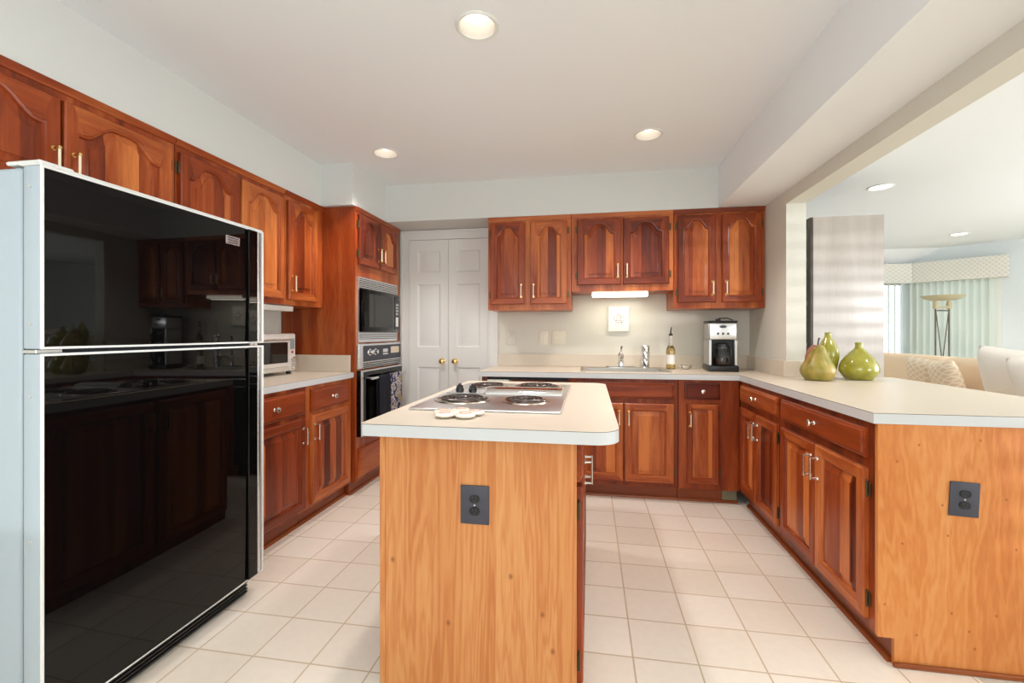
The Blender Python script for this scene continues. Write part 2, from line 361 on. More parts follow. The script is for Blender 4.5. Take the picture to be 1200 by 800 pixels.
# ------------------------------------------------------------------ cabinet kit
T = 0.022                                            # door thickness
def outline(w, h, ins, st, rb, rt, rise, arch, n=18):
    """opening of a door frame, inset by ins: points run bottom-left, bottom-right, then the top edge right to left"""
    a = w / 2 - st - ins; zb = rb + ins
    zs = h - rt - (rise if arch else 0) - ins
    P = [(-a, zb), (a, zb)]
    for i in range(n + 1):
        t = 1 - 2 * i / n; s_ = 0
        if arch and abs(t) < 0.84: q = min(1.0, (1 - abs(t) / 0.84) / 0.72); s_ = 0.82 * q * q * (3 - 2 * q) + 0.18 * (1 - (t / 0.84) ** 2)
        P.append((a * t, zs + rise * s_ if arch else zs))
    return P
def rect_outline(w, h, ins, n=18):
    a = w / 2 - ins
    return [(-a, ins), (a, ins)] + [(a * (1 - 2 * i / n), h - ins) for i in range(n + 1)]
_cache = {}
def pull_mesh():
    if 'pull' in _cache: return _cache['pull']
    b = MB(); b.mi = 0
    b.tube([(0, -0.030, -0.044), (0, -0.030, 0.044)], [0.0044, 0.0044], 10)
    b.mi = 1
    for z in (-0.047, 0.047):
        b.cyl((0, 0, z), (0, -0.026, z), 0.0048, seg=10); b.lathe([(0.0075, -0.005), (0.0075, 0.005)], (0, -0.030, z), 10)
        b.lathe([(0.009, 0), (0.009, -0.003)], (0, 0, z), 10, axis='y')
    o = b.build('handle', ['bone', 'brass']); me = o.data; bpy.data.objects.remove(o); _cache['pull'] = me; return me
def steel_pull_mesh():
    if 'spull' in _cache: return _cache['spull']
    b = MB()
    b.tube([(0, -0.030, -0.050), (0, -0.030, 0.050)], 0.005, 10)
    for z in (-0.045, 0.045):
        b.cyl((0, 0, z), (0, -0.028, z), 0.006, 0.0048, 10); b.lathe([(0.010, 0), (0.009, -0.004)], (0, 0, z), 10, axis='y')
    o = b.build('handle', 'nickel'); me = o.data; bpy.data.objects.remove(o); _cache['spull'] = me; return me
def knob_mesh():
    if 'knob' in _cache: return _cache['knob']
    b = MB(); b.lathe([(0.011, 0), (0.010, -0.003), (0.006, -0.006), (0.006, -0.014), (0.013, -0.019), (0.016, -0.024), (0.014, -0.029), (0.006, -0.031)], (0, 0, 0), 16, axis='y')
    o = b.build('knob', 'nickel'); me = o.data; bpy.data.objects.remove(o); _cache['knob'] = me; return me
def hinge_mesh():
    if 'hinge' in _cache: return _cache['hinge']
    b = MB(); b.box(-0.003, 0.016, -0.003, 0, -0.026, 0.026, 0.001); b.cyl((0, -0.006, -0.028), (0, -0.006, 0.028), 0.0045, seg=10)
    b.lathe([(0.003, 0.028), (0.0045, 0.031), (0.002, 0.034)], (0, -0.006, 0), 10); b.lathe([(0.003, -0.028), (0.0045, -0.031), (0.002, -0.034)], (0, -0.006, 0), 10)
    o = b.build('hinge', 'hinge'); me = o.data; bpy.data.objects.remove(o); _cache['hinge'] = me; return me
def add_door(cab, x0, x1, z0, z1, arch=False, handle='r', hpos='low', hinge=None, steel=False, y=0.0, pm='cherry_panel'):
    w, h = x1 - x0, z1 - z0; st = min(0.055, w * 0.19); rise = min(0.075, w * 0.24); rt = 0.042 if arch else st; rb = st
    O = lambda pts, yy: [(px, yy, pz) for px, pz in pts]
    b = MB()
    V = [rect_outline(w, h, 0), rect_outline(w, h, 0), rect_outline(w, h, 0.005), outline(w, h, -0.013, st, rb, rt, rise, arch), outline(w, h, -0.0125, st, rb, rt, rise, arch), outline(w, h, -0.004, st, rb, rt, rise, arch), outline(w, h, 0, st, rb, rt, rise, arch)]
    L = [O(V[0], -0.0006), O(V[1], -T + 0.005), O(V[2], -T), O(V[3], -T), O(V[4], -T + 0.0028), O(V[5], -T + 0.005), O(V[6], -T + 0.0135)]
    VV = b.loops(L, True, False)
    n = len(V[0])
    for f in b.bm.faces:                                # rails carry level grain
        c = f.calc_center_median()
        if len(f.verts) == 4 and (c.z < rb * 0.9 or c.z > h - rt - (rise if arch else 0)) and abs(c.x) < w / 2 - st: f.material_index = 1
    d = b.build('door', ['cherry', 'cherry_x'], cab, ((x0 + x1) / 2, y - 0.0004, z0))
    b = MB()
    I = lambda i, yy: O(outline(w, h, i, st, rb, rt, rise, arch), yy)
    b.loops([I(0.0003, -0.003), I(0.0003, -T + 0.0135), I(0.0055, -T + 0.0135), I(0.030 if w > 0.22 else 0.023, -T + 0.006), I(0.0306 if w > 0.22 else 0.0236, -T + 0.0025)], True, True)
    b.build('panel', pm, d)
    if handle:
        hx = (w / 2 - st * 0.5) * (1 if handle == 'r' else -1); hz = {'low': 0.105, 'high': h - 0.105}[hpos]
        link('handle', steel_pull_mesh() if steel else pull_mesh(), d, (hx, -T, hz))
    if hinge:
        for hz in (0.075, h - 0.075):
            o = link('hinge', hinge_mesh(), d, ((w / 2) * (1 if hinge == 'r' else -1), -0.003, hz))
            if hinge == 'l': o.rotation_euler = (0, PI, 0)
    return d
def add_drawer(cab, x0, x1, z0, z1, knob=True, name='drawer', m='cherry_x'):
    w, h = x1 - x0, z1 - z0; b = MB()
    O = lambda i, yy: [(-w / 2 + i, yy, i), (w / 2 - i, yy, i), (w / 2 - i, yy, h - i), (-w / 2 + i, yy, h - i)]
    b.loops([O(0, -0.0006), O(0, -T + 0.009), O(0.005, -T + 0.006), O(0.010, -T + 0.006), O(0.015, -T)])
    d = b.build(name, m, cab, ((x0 + x1) / 2, -0.0004, z0))
    if knob: link('knob', knob_mesh(), d, (0, -T, h / 2))
    return d
def cabinet(name, label, loc, rz, w, h, depth, group, cat='cabinet', toe=0.0, crown=False, frame_m='cherry', hollow=False):
    t = thing(name, label, cat, loc, rz, group)
    b = MB()
    if hollow:
        b.box(0.0008, w - 0.0008, 0, 0.02, toe, h, 0.001); b.box(0.0008, 0.02, 0.0205, depth, toe, h); b.box(w - 0.02, w - 0.0008, 0.0205, depth, toe, h); b.box(0.0205, w - 0.0205, 0.0205, depth, toe, toe + 0.02)
    elif toe: b.box(0.0008, w - 0.0008, 0, depth, toe, h, 0.001)
    else: b.box(0.0008, w - 0.0008, 0, depth, 0, h, 0.001)
    b.build('cabinet_box', frame_m, t)
    if toe:
        b = MB(); b.box(0.0008, w - 0.0008, 0.055, depth, 0, toe - 0.0008); b.build('toe_kick', 'kick', t)
        b = MB()
        b.loops([[(x, 0.0545, 0), (x, 0.039, 0), (x, 0.040, 0.008), (x, 0.045, 0.016), (x, 0.0545, 0.018)] for x in (0.0008, w - 0.0008)])
        b.build('shoe_molding', 'shoe', t)
    if crown:
        b = MB(); b.loops([[(x, 0, h - 0.032), (x, -0.006, h - 0.030), (x, -0.008, h - 0.018), (x, -0.014, h - 0.010), (x, -0.016, h - 0.001), (x, 0, h - 0.001)] for x in (0.0008, w - 0.0008)])
        b.build('top_molding', 'cherry_x', t)
    return t

# --- wall cabinets on the left wall (front faces +X)
R90 = PI / 2
GL = 'arched wall cabinets along the left wall'
XU = -1.960
c = cabinet('wall_cabinet', 'short cherry wall cabinet with two arched doors directly above the refrigerator', (XU, 0.905, 1.70), R90, 0.965, 0.433, 0.345, GL, crown=True)
add_door(c, 0.035, 0.478, 0.025, 0.372, True, 'r', 'low', 'l'); add_door(c, 0.490, 0.933, 0.025, 0.372, True, 'l', 'low', 'r')
c = cabinet('wall_cabinet', 'cherry wall cabinet with two arched doors partly hidden by the refrigerator top', (XU, 1.872, 1.385), R90, 0.79, 0.748, 0.345, GL, crown=True)
add_door(c, 0.015, 0.388, 0.035, 0.687, True, 'r', 'low', 'l'); add_door(c, 0.408, 0.765, 0.035, 0.687, True, 'l', 'low', 'r')
c = cabinet('wall_cabinet', 'narrow cherry wall cabinet with one arched door next to the oven tower', (XU, 2.664, 1.385), R90, 0.434, 0.748, 0.345, GL, crown=True)
add_door(c, 0.02, 0.335, 0.035, 0.687, True, 'l', 'low', 'r')

# --- base cabinets on the left wall
GB = 'base cabinets along the left wall'
XB = -1.735
c = cabinet('base_cabinet', 'cherry base cabinet with drawer and door just past the refrigerator', (XB, 1.935, 0), R90, 0.62, 0.871, 0.565, GB, toe=0.10)
add_drawer(c, 0.03, 0.595, 0.705, 0.845); add_door(c, 0.03, 0.595, 0.125, 0.68, False, 'r', 'high', 'l', True)
c = cabinet('base_cabinet', 'cherry base cabinet with drawer and door against the oven tower', (XB, 2.557, 0), R90, 0.541, 0.871, 0.565, GB, toe=0.10)
add_drawer(c, 0.04, 0.50, 0.705, 0.845); add_door(c, 0.04, 0.50, 0.125, 0.68, False, 'l', 'high', 'r', True)

# --- oven tower
XT = -1.70
t = cabinet('oven_tower', 'tall cherry cabinet tower holding the microwave and wall oven', (XT, 3.10, 0), R90, 0.77, 2.133, 0.60, None, toe=0.10, crown=True, frame_m='cherry_y')
add_door(t, 0.030, 0.352, 1.715, 2.085, True, 'r', 'low', 'l', y=0); add_door(t, 0.366, 0.690, 1.715, 2.085, True, 'l', 'low', 'r')
add_drawer(t, 0.03, 0.74, 0.125, 0.335, False)
# microwave (front faces +X): local x = Y-3.10
def appliance(name, label, cat, z): return thing(name, label, cat, (XT, 3.10, z), R90)
m = appliance('microwave', 'black built-in microwave with silver vent frame in the oven tower', 'microwave', 1.13)
w0, w1 = 0.022, 0.705; hh = 0.49
b = MB(); b.box(w0, w1, -0.012, -0.0005, 0, 0.022); b.box(w0, w1, -0.012, -0.0005, hh - 0.012, hh); b.box(w0, w0 + 0.012, -0.012, -0.0005, 0.022, hh - 0.012); b.box(w1 - 0.012, w1, -0.012, -0.0005, 0.022, hh - 0.012)
b.build('trim_frame', 'silver', m)
b = MB(); b.box(w0 + 0.013, w1 - 0.013, -0.004, -0.0005, 0.023, hh - 0.013); b.build('back_plate', 'black', m)
for z0, z1, nn in ((0.024, 0.075, 4), (0.408, 0.476, 5)):
    b = MB()
    for k in range(nn):
        z = z0 + (z1 - z0) * (k + 0.5) / nn; b.box(w0 + 0.014, w1 - 0.014, -0.011, -0.0042, z - 0.004, z + 0.004)
    b.build('vent_grille', 'silver', m)
b = MB(); b.box(w0 + 0.03, w1 - 0.03, -0.045, -0.0045, 0.082, 0.400, 0.006, 2); b.build('door', 'black_gloss', m)
b = MB(); b.box(w0 + 0.10, w1 - 0.165, -0.047, -0.0455, 0.115, 0.37, 0.001); b.build('door_window', 'bowl', m)
b = MB(); b.box(w1 - 0.115, w1 - 0.045, -0.047, -0.0455, 0.10, 0.385)
cp = b.build('control_panel', 'charcoal', m)
b = MB(); b.box(w1 - 0.105, w1 - 0.055, -0.0485, -0.0472, 0.345, 0.372); b.build('display', 'bowl', cp)
b = MB()
for r in range(4):
    for q in range(3): b.box(w1 - 0.104 + q * 0.018, w1 - 0.091 + q * 0.018, -0.0485, -0.0472, 0.225 + r * 0.026, 0.243 + r * 0.026)
b.build('keypad', 'silver', cp)
b = MB(); b.box(w1 - 0.104, w1 - 0.056, -0.0485, -0.0472, 0.125, 0.205); b.build('touch_pad', 'white', cp)
# wall oven
v = appliance('wall_oven', 'black and bronze wall oven with silver control panel under the microwave', 'oven', 0.43)
w0, w1 = 0.012, 0.765
b = MB(); b.box(w0, w1, -0.020, -0.0005, 0.500, 0.690, 0.003); pn = b.build('control_panel', 'silver', v)
b = MB(); b.box(w0 + 0.07, w1 - 0.012, -0.024, -0.0205, 0.552, 0.672, 0.001); face = b.build('panel_face', 'charcoal', pn)
for kx in (0.17, 0.26):
    b = MB(); b.lathe([(0.028, -0.0245), (0.026, -0.030), (0.018, -0.032), (0.016, -0.050), (0.010, -0.052)], (kx, 0, 0.622), 20, axis='y'); b.build('oven_knob', 'chrome', pn)
b = MB(); b.box(0.40, 0.49, -0.0255, -0.0242, 0.612, 0.640); b.box(0.40, 0.49, -0.0255, -0.0242, 0.592, 0.604); b.build('switch_bank', 'silver', pn)
b = MB(); b.box(0.55, 0.715, -0.0255, -0.0242, 0.600, 0.655); b.build('clock_display', 'bone', pn)
b = MB()
for k in range(3): b.box(w0 + 0.07, w1 - 0.012, -0.0255, -0.0205, 0.508 + k * 0.014, 0.515 + k * 0.014)
b.build('vent_grille', 'black', v)
b = MB(); b.box(w0, w1, -0.036, -0.0008, 0.0, 0.490, 0.004); dr = b.build('door', 'black_gloss', v)
b = MB(); b.box(w0, w0 + 0.035, -0.0375, -0.0362, 0.0, 0.490); b.box(w1 - 0.015, w1, -0.0375, -0.0362, 0.0, 0.490); b.box(w0 + 0.036, w1 - 0.016, -0.0375, -0.0362, 0.478, 0.490); b.build('door_trim', 'silver', dr)
b = MB(); b.box(w0 + 0.13, w1 - 0.13, -0.0375, -0.0362, 0.07, 0.36); b.build('door_window', 'bowl', dr)
b = MB(); b.tube([(w0 + 0.09, -0.080, 0.425), (w1 - 0.04, -0.080, 0.425)], 0.010, 12)
for x in (w0 + 0.13, w1 - 0.08): b.cyl((x, -0.0365, 0.425), (x, -0.079, 0.425), 0.008, seg=10)
b.build('handle', 'silver', dr)
def towel(name, x0, x1, drop, m, label):
    b = MB(); n = 7; L = []
    prof = [(-0.0685, 0.425 - drop * 0.9), (-0.068, 0.40), (-0.0682, 0.428), (-0.074, 0.4375), (-0.0815, 0.4385), (-0.0895, 0.434), (-0.0925, 0.425), (-0.0935, 0.40), (-0.0955, 0.425 - drop * 0.5), (-0.0940, 0.425 - drop)]
    for i in range(n + 1):
        x = x0 + (x1 - x0) * i / n; wv = 0.0025 * math.sin(i * 2.1)
        L.append([(x, y + (wv if z < 0.40 and y < -0.08 else 0), z) for y, z in prof])
    Vs = [[b.bm.verts.new(p) for p in l] for l in L]
    for a, c2 in zip(Vs, Vs[1:]):
        for i in range(len(prof) - 1): b.bm.faces.new((a[i], a[i + 1], c2[i + 1], c2[i]))
    o = b.build(name, m, None, (XT, 3.10, 0.43), (0, 0, R90), ang=180)
    s = o.modifiers.new('thick', 'SOLIDIFY'); s.thickness = 0.003; s.offset = -1
    return tag(o, label, 'towel', 'towels hung on the oven handle')
M['navy'] = painted('navy_terry', srgb(22, 24, 38), 0.95, 0.2, 500)
def pattern_mat():
    m = mat('towel_print', (1, 1, 1), 0.9); bb = m.node_tree.nodes['Principled BSDF']
    tc = N(m, 'ShaderNodeTexCoord'); no = N(m, 'ShaderNodeTexNoise', i_Scale=26.0, i_Detail=1.0); LK(m, tc.outputs['Object'], no.inputs['Vector'])
    rp = N(m, 'ShaderNodeValToRGB'); rp.color_ramp.interpolation = 'CONSTANT'; e = rp.color_ramp.elements
    e[0].color = (*srgb(58, 62, 104), 1); e[1].position = 0.46; e[1].color = (*srgb(206, 200, 190), 1)
    k = e.new(0.56); k.color = (*srgb(120, 120, 160), 1); k = e.new(0.62); k.color = (*srgb(190, 160, 70), 1)
    LK(m, no.outputs['Fac'], rp.inputs[0]); LK(m, rp.outputs[0], bb.inputs['Base Color']); return m
M['print'] = pattern_mat()
towel('dish_towel', 0.20, 0.395, 0.36, 'navy', 'plain dark navy towel hanging from the oven handle')
towel('dish_towel', 0.41, 0.62, 0.34, 'print', 'blue, white and yellow printed towel hanging from the oven handle')

# --- back wall cabinets (front faces -Y)
GU = 'arched wall cabinets above the sink run'
YU = 3.61
c = cabinet('wall_cabinet', 'tall cherry wall cabinet with two arched doors beside the white pantry door', (-0.815, YU, 1.385), 0, 0.672, 0.748, 0.335, GU, crown=True)
add_door(c, 0.025, 0.304, 0.045, 0.700, True, 'r', 'low', 'l'); add_door(c, 0.349, 0.640, 0.045, 0.700, True, 'l', 'low', 'r')
c = cabinet('wall_cabinet', 'shorter cherry wall cabinet with two arched doors over the sink light', (-0.141, YU, 1.525), 0, 0.768, 0.608, 0.335, GU, crown=True)
add_door(c, 0.045, 0.381, 0.050, 0.560, True, 'r', 'low', 'l'); add_door(c, 0.395, 0.735, 0.050, 0.560, True, 'l', 'low', 'r')
c = cabinet('wall_cabinet', 'tall cherry wall cabinet with two arched doors above the coffee maker', (0.629, YU, 1.385), 0, 0.643, 0.748, 0.335, GU, crown=True)
add_door(c, 0.028, 0.300, 0.045, 0.700, True, 'r', 'low', 'l'); add_door(c, 0.343, 0.615, 0.045, 0.700, True, 'l', 'low', 'r')

# --- back base run
GS = 'base cabinets along the sink wall'
YS = 3.37
c = cabinet('filler_cabinet', 'narrow cherry filler panel at the left end of the sink counter', (-0.81, YS, 0), 0, 0.045, 0.871, 0.575, None, 'cabinet', toe=0.10)
dw = thing('dishwasher', 'black dishwasher with chrome trim under the sink counter behind the island', 'dishwasher', (-0.763, YS, 0))
b = MB(); b.box(0.002, 0.606, 0.002, 0.57, 0.10, 0.868); b.build('tub', 'black', dw)
b = MB(); b.box(0.004, 0.604, -0.022, 0.0015, 0.115, 0.735, 0.004); b.build('door', 'black_gloss', dw)
b = MB(); b.box(0.004, 0.604, -0.026, 0.0015, 0.74, 0.862, 0.004); cpn = b.build('control_panel', 'black', dw)
b = MB(); b.box(0.004, 0.604, -0.029, -0.0262, 0.838, 0.850); b.box(0.004, 0.604, -0.029, -0.0262, 0.775, 0.781); b.build('chrome_strip', 'chrome', cpn)
b = MB(); b.box(0.25, 0.36, -0.034, -0.0265, 0.80, 0.815, 0.003); b.build('latch', 'silver', cpn)
b = MB(); b.box(0.004, 0.604, 0.055, 0.07, 0.0, 0.098); b.build('toe_kick', 'black', dw)
c = cabinet('sink_base_cabinet', 'cherry sink base cabinet with false drawer front and two doors', (-0.155, YS, 0), 0, 0.772, 0.871, 0.575, GS, toe=0.10, hollow=True)
add_drawer(c, 0.065, 0.742, 0.730, 0.845, False, 'false_drawer_front')
add_door(c, 0.065, 0.392, 0.135, 0.695, False, 'r', 'high', 'l'); add_door(c, 0.403, 0.742, 0.135, 0.695, False, 'l', 'high', 'r')
c = cabinet('base_cabinet', 'narrow cherry base cabinet with dark drawer left of the inside corner', (0.619, YS, 0), 0, 0.405, 0.871, 0.575, GS, toe=0.10)
M['cherry_dark'] = wood('cherry_dark_drawer', srgb(62, 20, 10), srgb(92, 32, 16), srgb(120, 48, 24), 'x', rnd=0.0)
add_drawer(c, 0.042, 0.275, 0.735, 0.850, True, 'drawer', 'cherry_dark'); add_door(c, 0.055, 0.265, 0.145, 0.700, False, 'l', 'high', 'r')
b = MB(); b.box(0.305, 0.400, 0.048, 0.0545, 0.020, 0.095, 0.001); b.build('kick_patch', mat('grey_patch', srgb(128, 120, 96), 0.5), c)

# --- peninsula base run (front faces -X, local x runs towards the viewer)
GP = 'base cabinets along the peninsula'
XP = 1.030
M90 = -PI / 2
c = cabinet('base_cabinet', 'cherry peninsula cabinet with drawer and two doors nearest the inside corner', (XP, 3.367, 0), M90, 0.682, 0.871, 0.235, GP, toe=0.10)
add_drawer(c, 0.045, 0.655, 0.735, 0.845); add_door(c, 0.045, 0.343, 0.135, 0.695, False, 'r', 'high', 'l', True); add_door(c, 0.352, 0.655, 0.135, 0.695, False, 'l', 'high', 'r', True)
c = cabinet('base_cabinet', 'cherry peninsula cabinet with drawer and two doors at the plywood end', (XP, 2.683, 0), M90, 0.820, 0.871, 0.57, GP, toe=0.10)
add_drawer(c, 0.035, 0.785, 0.735, 0.845); add_door(c, 0.035, 0.405, 0.135, 0.695, False, 'r', 'high', 'l', True); add_door(c, 0.413, 0.785, 0.135, 0.695, False, 'l', 'high', 'r', True)
# end panel of the peninsula
e = thing('end_panel', 'orange knotty plywood end panel of the peninsula with a dark outlet', 'panel', (XP, 1.845, 0))
b = MB(); b.loops([[(x, y, z) for x, z in ((-0.001, 0.10), (0.052, 0.10), (0.052, 0.0), (0.62, 0.0), (0.62, 0.871), (-0.001, 0.871))] for y in (0, 0.016)])
b.build('plywood_sheet', 'ply_warm', e)
b = MB(); b.box(0.044, 0.62, -0.013, -0.0005, 0.0, 0.018, 0.004); b.build('base_strip', 'shoe', e)
def outlet(parent, x, z, plate, sock, name='electrical_outlet', pw=0.075, ph=0.118, y=-0.0005, tilt=0):
    b = MB(); b.box(-pw / 2, pw / 2, -0.006, 0, -ph / 2, ph / 2, 0.003, 2)
    p = b.build(name, plate, parent, (x, y, z), (0, tilt, 0))
    for dz in (0.020, -0.020):
        b = MB(); b.prism([(px, pz) for px, pz in arc(0.004, 0, 0.0135, -70, 70) + arc(-0.004, 0, 0.0135, 110, 250)], 0.0062, 0.0090)
        bmesh.ops.rotate(b.bm, verts=b.bm.verts, cent=(0, 0, 0), matrix=Matrix.Rotation(PI / 2, 3, 'X'))
        b.mi = 1
        for dx, hgt in ((-0.006, 0.008), (0.006, 0.0065)): b.box(dx - 0.0012, dx + 0.0012, -0.0098, -0.0091, 0.001, 0.001 + hgt)
        b.lathe([(0.0025, -0.0091), (0.0025, -0.0098)], (0, 0, -0.006), 10, axis='y')
        b.build('socket', [sock, 'black_slot' if sock != 'black' else 'charcoal'], p, (0, 0, dz))
    b = MB(); b.lathe([(0.003, -0.006), (0.003, -0.0075)], (0, 0, 0), 10, axis='y'); b.build('screw', 'steel', p)
    return p
M['socket_black'] = M['black']
outlet(e, 0.268, 0.615, 'charcoal', 'black', pw=0.092, ph=0.122, tilt=0.05)

# ------------------------------------------------------------------ countertops
def cells_slab(b, xs, ys, inside, z0, z1):
    zs = [z0, z1 - 0.0032, z1 - 0.0012, z1]
    nx, ny = len(xs) - 1, len(ys) - 1
    I = lambda i, j: 0 <= i < nx and 0 <= j < ny and inside((xs[i] + xs[i + 1]) / 2, (ys[j] + ys[j + 1]) / 2)
    for i in range(nx):
        for j in range(ny):
            if not I(i, j): continue
            x0, x1, y0, y1 = xs[i], xs[i + 1], ys[j], ys[j + 1]
            b.mi = 0; b.face([(x0, y0, z1), (x1, y0, z1), (x1, y1, z1), (x0, y1, z1)])
            b.mi = 1; b.face([(x0, y0, z0), (x0, y1, z0), (x1, y1, z0), (x1, y0, z0)])
            for di, dj, p, q in ((-1, 0, (x0, y1), (x0, y0)), (1, 0, (x1, y0), (x1, y1)), (0, -1, (x0, y0), (x1, y0)), (0, 1, (x1, y1), (x0, y1))):
                if I(i + di, j + dj): continue
                for k, mi in enumerate((1, 2, 0)):
                    b.mi = mi; b.face([(*p, zs[k]), (*q, zs[k]), (*q, zs[k + 1]), (*p, zs[k + 1])])
CTM = ['laminate', 'laminate_edge', 'seam']
Z0, Z1 = 0.8725, 0.912
SX0, SX1, SY0, SY1 = -0.03, 0.55, 3.475, 3.77
ct = thing('countertop', 'cream laminate countertop running along the sink wall and peninsula', 'countertop', (0, 0, 0))
b = MB()
xs = [-0.83, SX0, SX1, 1.012, 1.272, 1.40, 1.93]; ys = [1.838, 3.247, 3.31, 3.335, SY0, SY1, 3.947]
def ins(x, y):
    if x < 1.012: return y > 3.335 and not (SX0 < x < SX1 and SY0 < y < SY1)
    if x < 1.272: return True
    return y < (3.31 if x > 1.40 else 3.247)
cells_slab(b, xs, ys, ins, Z0, Z1); b.build('worktop', CTM, ct, weld=True)
b = MB(); b.box(-0.80, 1.252, 3.928, 3.947, Z1 + 0.0005, 1.018, 0.002); b.box(1.253, 1.272, 3.25, 3.947, Z1 + 0.0005, 1.018, 0.002); b.box(1.253, 1.397, 3.228, 3.2475, Z1 + 0.0005, 1.018, 0.002)
b.build('backsplash', 'laminate', ct)
lt = thing('countertop', 'cream laminate countertop left of the oven tower under the toaster oven', 'countertop', (0, 0, 0))
b = MB(); cells_slab(b, [-2.305, -1.712], [1.935, 3.097], lambda x, y: True, Z0, Z1); b.build('worktop', CTM, lt)
b = MB(); b.box(-2.305, -2.287, 1.935, 3.097, Z1 + 0.0005, 1.036, 0.002); b.box(-2.286, -1.735, 3.079, 3.097, Z1 + 0.0005, 1.036, 0.002); b.build('backsplash', 'laminate', lt)

# ------------------------------------------------------------------ island
isl = thing('kitchen_island', 'kitchen island with plain plywood end panel and dark outlet in the middle of the floor', 'island', (-0.705, 1.46, 0))
IW, IL = 0.665, 1.14
b = MB(); b.box(0.0, IW - 0.001, 0.0, 0.018, 0.0, 0.871); b.build('end_panel', 'ply', isl)
b = MB(); b.box(-0.004, 0.016, -0.004, -0.0004, 0.0, 0.871, 0.001); b.build('corner_strip', 'ply', isl)
b = MB(); b.box(0.0, IW - 0.004, 0.0185, IL, 0.0, 0.871); b.build('cabinet_box', 'cherry', isl)
def sub(root, x, y, rz):
    o = bpy.data.objects.new('cabinet_front', None); C.objects.link(o); o.parent = root; o.location = (x, y, 0); o.rotation_euler = (0, 0, rz); return o
def reparent(root, x, y, rz, fn):
    """fits door and drawer parts straight under root, turned to face its side"""
    d = fn(root); mtx = Matrix.Translation((x, y, 0)) @ Matrix.Rotation(rz, 4, 'Z')
    loc = mtx @ d.location.copy(); d.location = loc; d.rotation_euler = (0, 0, rz); return d
for k in range(2):                                        # right side faces +X
    y0 = 0.02 + k * 0.565
    reparent(isl, IW - 0.003, y0, R90, lambda r: add_drawer(r, 0.012, 0.545, 0.715, 0.850, False))
    reparent(isl, IW - 0.003, y0, R90, lambda r: add_door(r, 0.012, 0.545, 0.06, 0.70, False, 'r' if k == 0 else 'l', 'high', 'l' if k == 0 else 'r', True))
    reparent(isl, -0.0005, y0 + 0.56, M90, lambda r: add_door(r, 0.012, 0.545, 0.06, 0.850, False, 'l' if k == 0 else 'r', 'high', 'r' if k == 0 else 'l', True))
outlet(isl, 0.331, 0.633, 'charcoal', 'black', pw=0.097, ph=0.128)
ic = thing('countertop', 'cream laminate island countertop with rounded corner around the cooktop', 'countertop', (0, 0, 0))
b = MB()
def rr(x0, x1, y0, y1, r): return arc(x0 + 0.012, y0 + 0.012, 0.012, 180, 270, 3) + arc(x1 - r, y0 + r, r, -90, 0, 10) + arc(x1 - r, y1 - r, r, 0, 90, 10) + arc(x0 + 0.012, y1 - 0.012, 0.012, 90, 180, 3)
P = rr(-0.722, 0.088, 1.345, 2.66, 0.075)
lv = [Z0, Z1 - 0.0030, Z1 - 0.0012, Z1]
VV = b.loops([[(x, y, z) for x, y in P] for z in lv])
for f in b.bm.faces:
    c_ = f.calc_center_median()
    f.material_index = 0 if c_.z > Z1 - 0.0011 else (2 if c_.z > Z1 - 0.0025 else 1)
b.build('worktop', CTM, ic)
# cooktop
ck = thing('cooktop', 'silver electric cooktop with four coil burners set into the island top', 'cooktop', (-0.385, 2.04, Z1))
cw, cl = 0.285, 0.43
b = MB(); b.box(-cw, cw, -cl, cl, 0.0004, 0.009, 0.004, 2); b.build('cooktop_tray', 'steel', ck)
def burner(x, y, r):
    b = MB(); b.lathe([(r + 0.020, 0.0095), (r + 0.019, 0.014), (r + 0.010, 0.0145), (r + 0.004, 0.0105), (0.01, 0.0098)], (0, 0, 0), 32)
    p = b.build('burner', mat('drip_pan', (0.55, 0.45, 0.38), 0.22, 1.0), ck, (x, y, 0))
    b = MB(); pts = []; turns = 4 if r > 0.085 else 3.5
    for i in range(int(turns * 24) + 1):
        a = i / 24 * 2 * PI; rr_ = 0.018 + (r - 0.018) * i / (turns * 24); pts.append((rr_ * math.cos(a), rr_ * math.sin(a), 0.0185))
    b.tube(pts, 0.0042, 8)
    b.build('coil', mat('coil_black', (0.10, 0.085, 0.08), 0.3, 0.85), p)
    b = MB()
    for k in range(3):
        a = k * 2 * PI / 3; b.cyl((0.01 * math.cos(a), 0.01 * math.sin(a), 0.0125), (r * math.cos(a), r * math.sin(a), 0.0125), 0.002, seg=6)
    b.build('coil_support', 'steel', p)
burner(-0.135, -0.205, 0.100); burner(0.128, -0.205, 0.078); burner(-0.135, 0.300, 0.078); burner(0.118, 0.300, 0.100)
b = MB(); L = []
for i in range(13):
    a = PI * i / 12; L.append([(x, -0.072 * math.cos(a) + 0.055, 0.0095 + 0.026 * math.sin(a) ** 0.8) for x in (-0.085, 0.262)])
Vs = [[b.bm.verts.new(p) for p in l] for l in L]
for a_, c_ in zip(Vs, Vs[1:]): b.bm.faces.new((a_[0], a_[1], c_[1], c_[0]))
for s_ in (0, 1): b.bm.faces.new([v_[s_] for v_ in Vs])
b.bm.faces.new((Vs[0][0], Vs[0][1], Vs[-1][1], Vs[-1][0])); b.build('vent_hood', 'chrome', ck)
b = MB(); b.box(-0.27, -0.09, -0.02, 0.13, 0.0095, 0.013, 0.002); b.build('control_plate', 'chrome', ck)
for kx in (-0.235, -0.170):
    b = MB(); b.lathe([(0.020, 0.0132), (0.019, 0.022), (0.016, 0.024), (0.016, 0.034), (0.013, 0.036)], (kx, 0.085, 0), 18); b.box(kx - 0.004, kx + 0.004, 0.068, 0.102, 0.034, 0.044, 0.002); b.build('control_knob', 'black', ck)
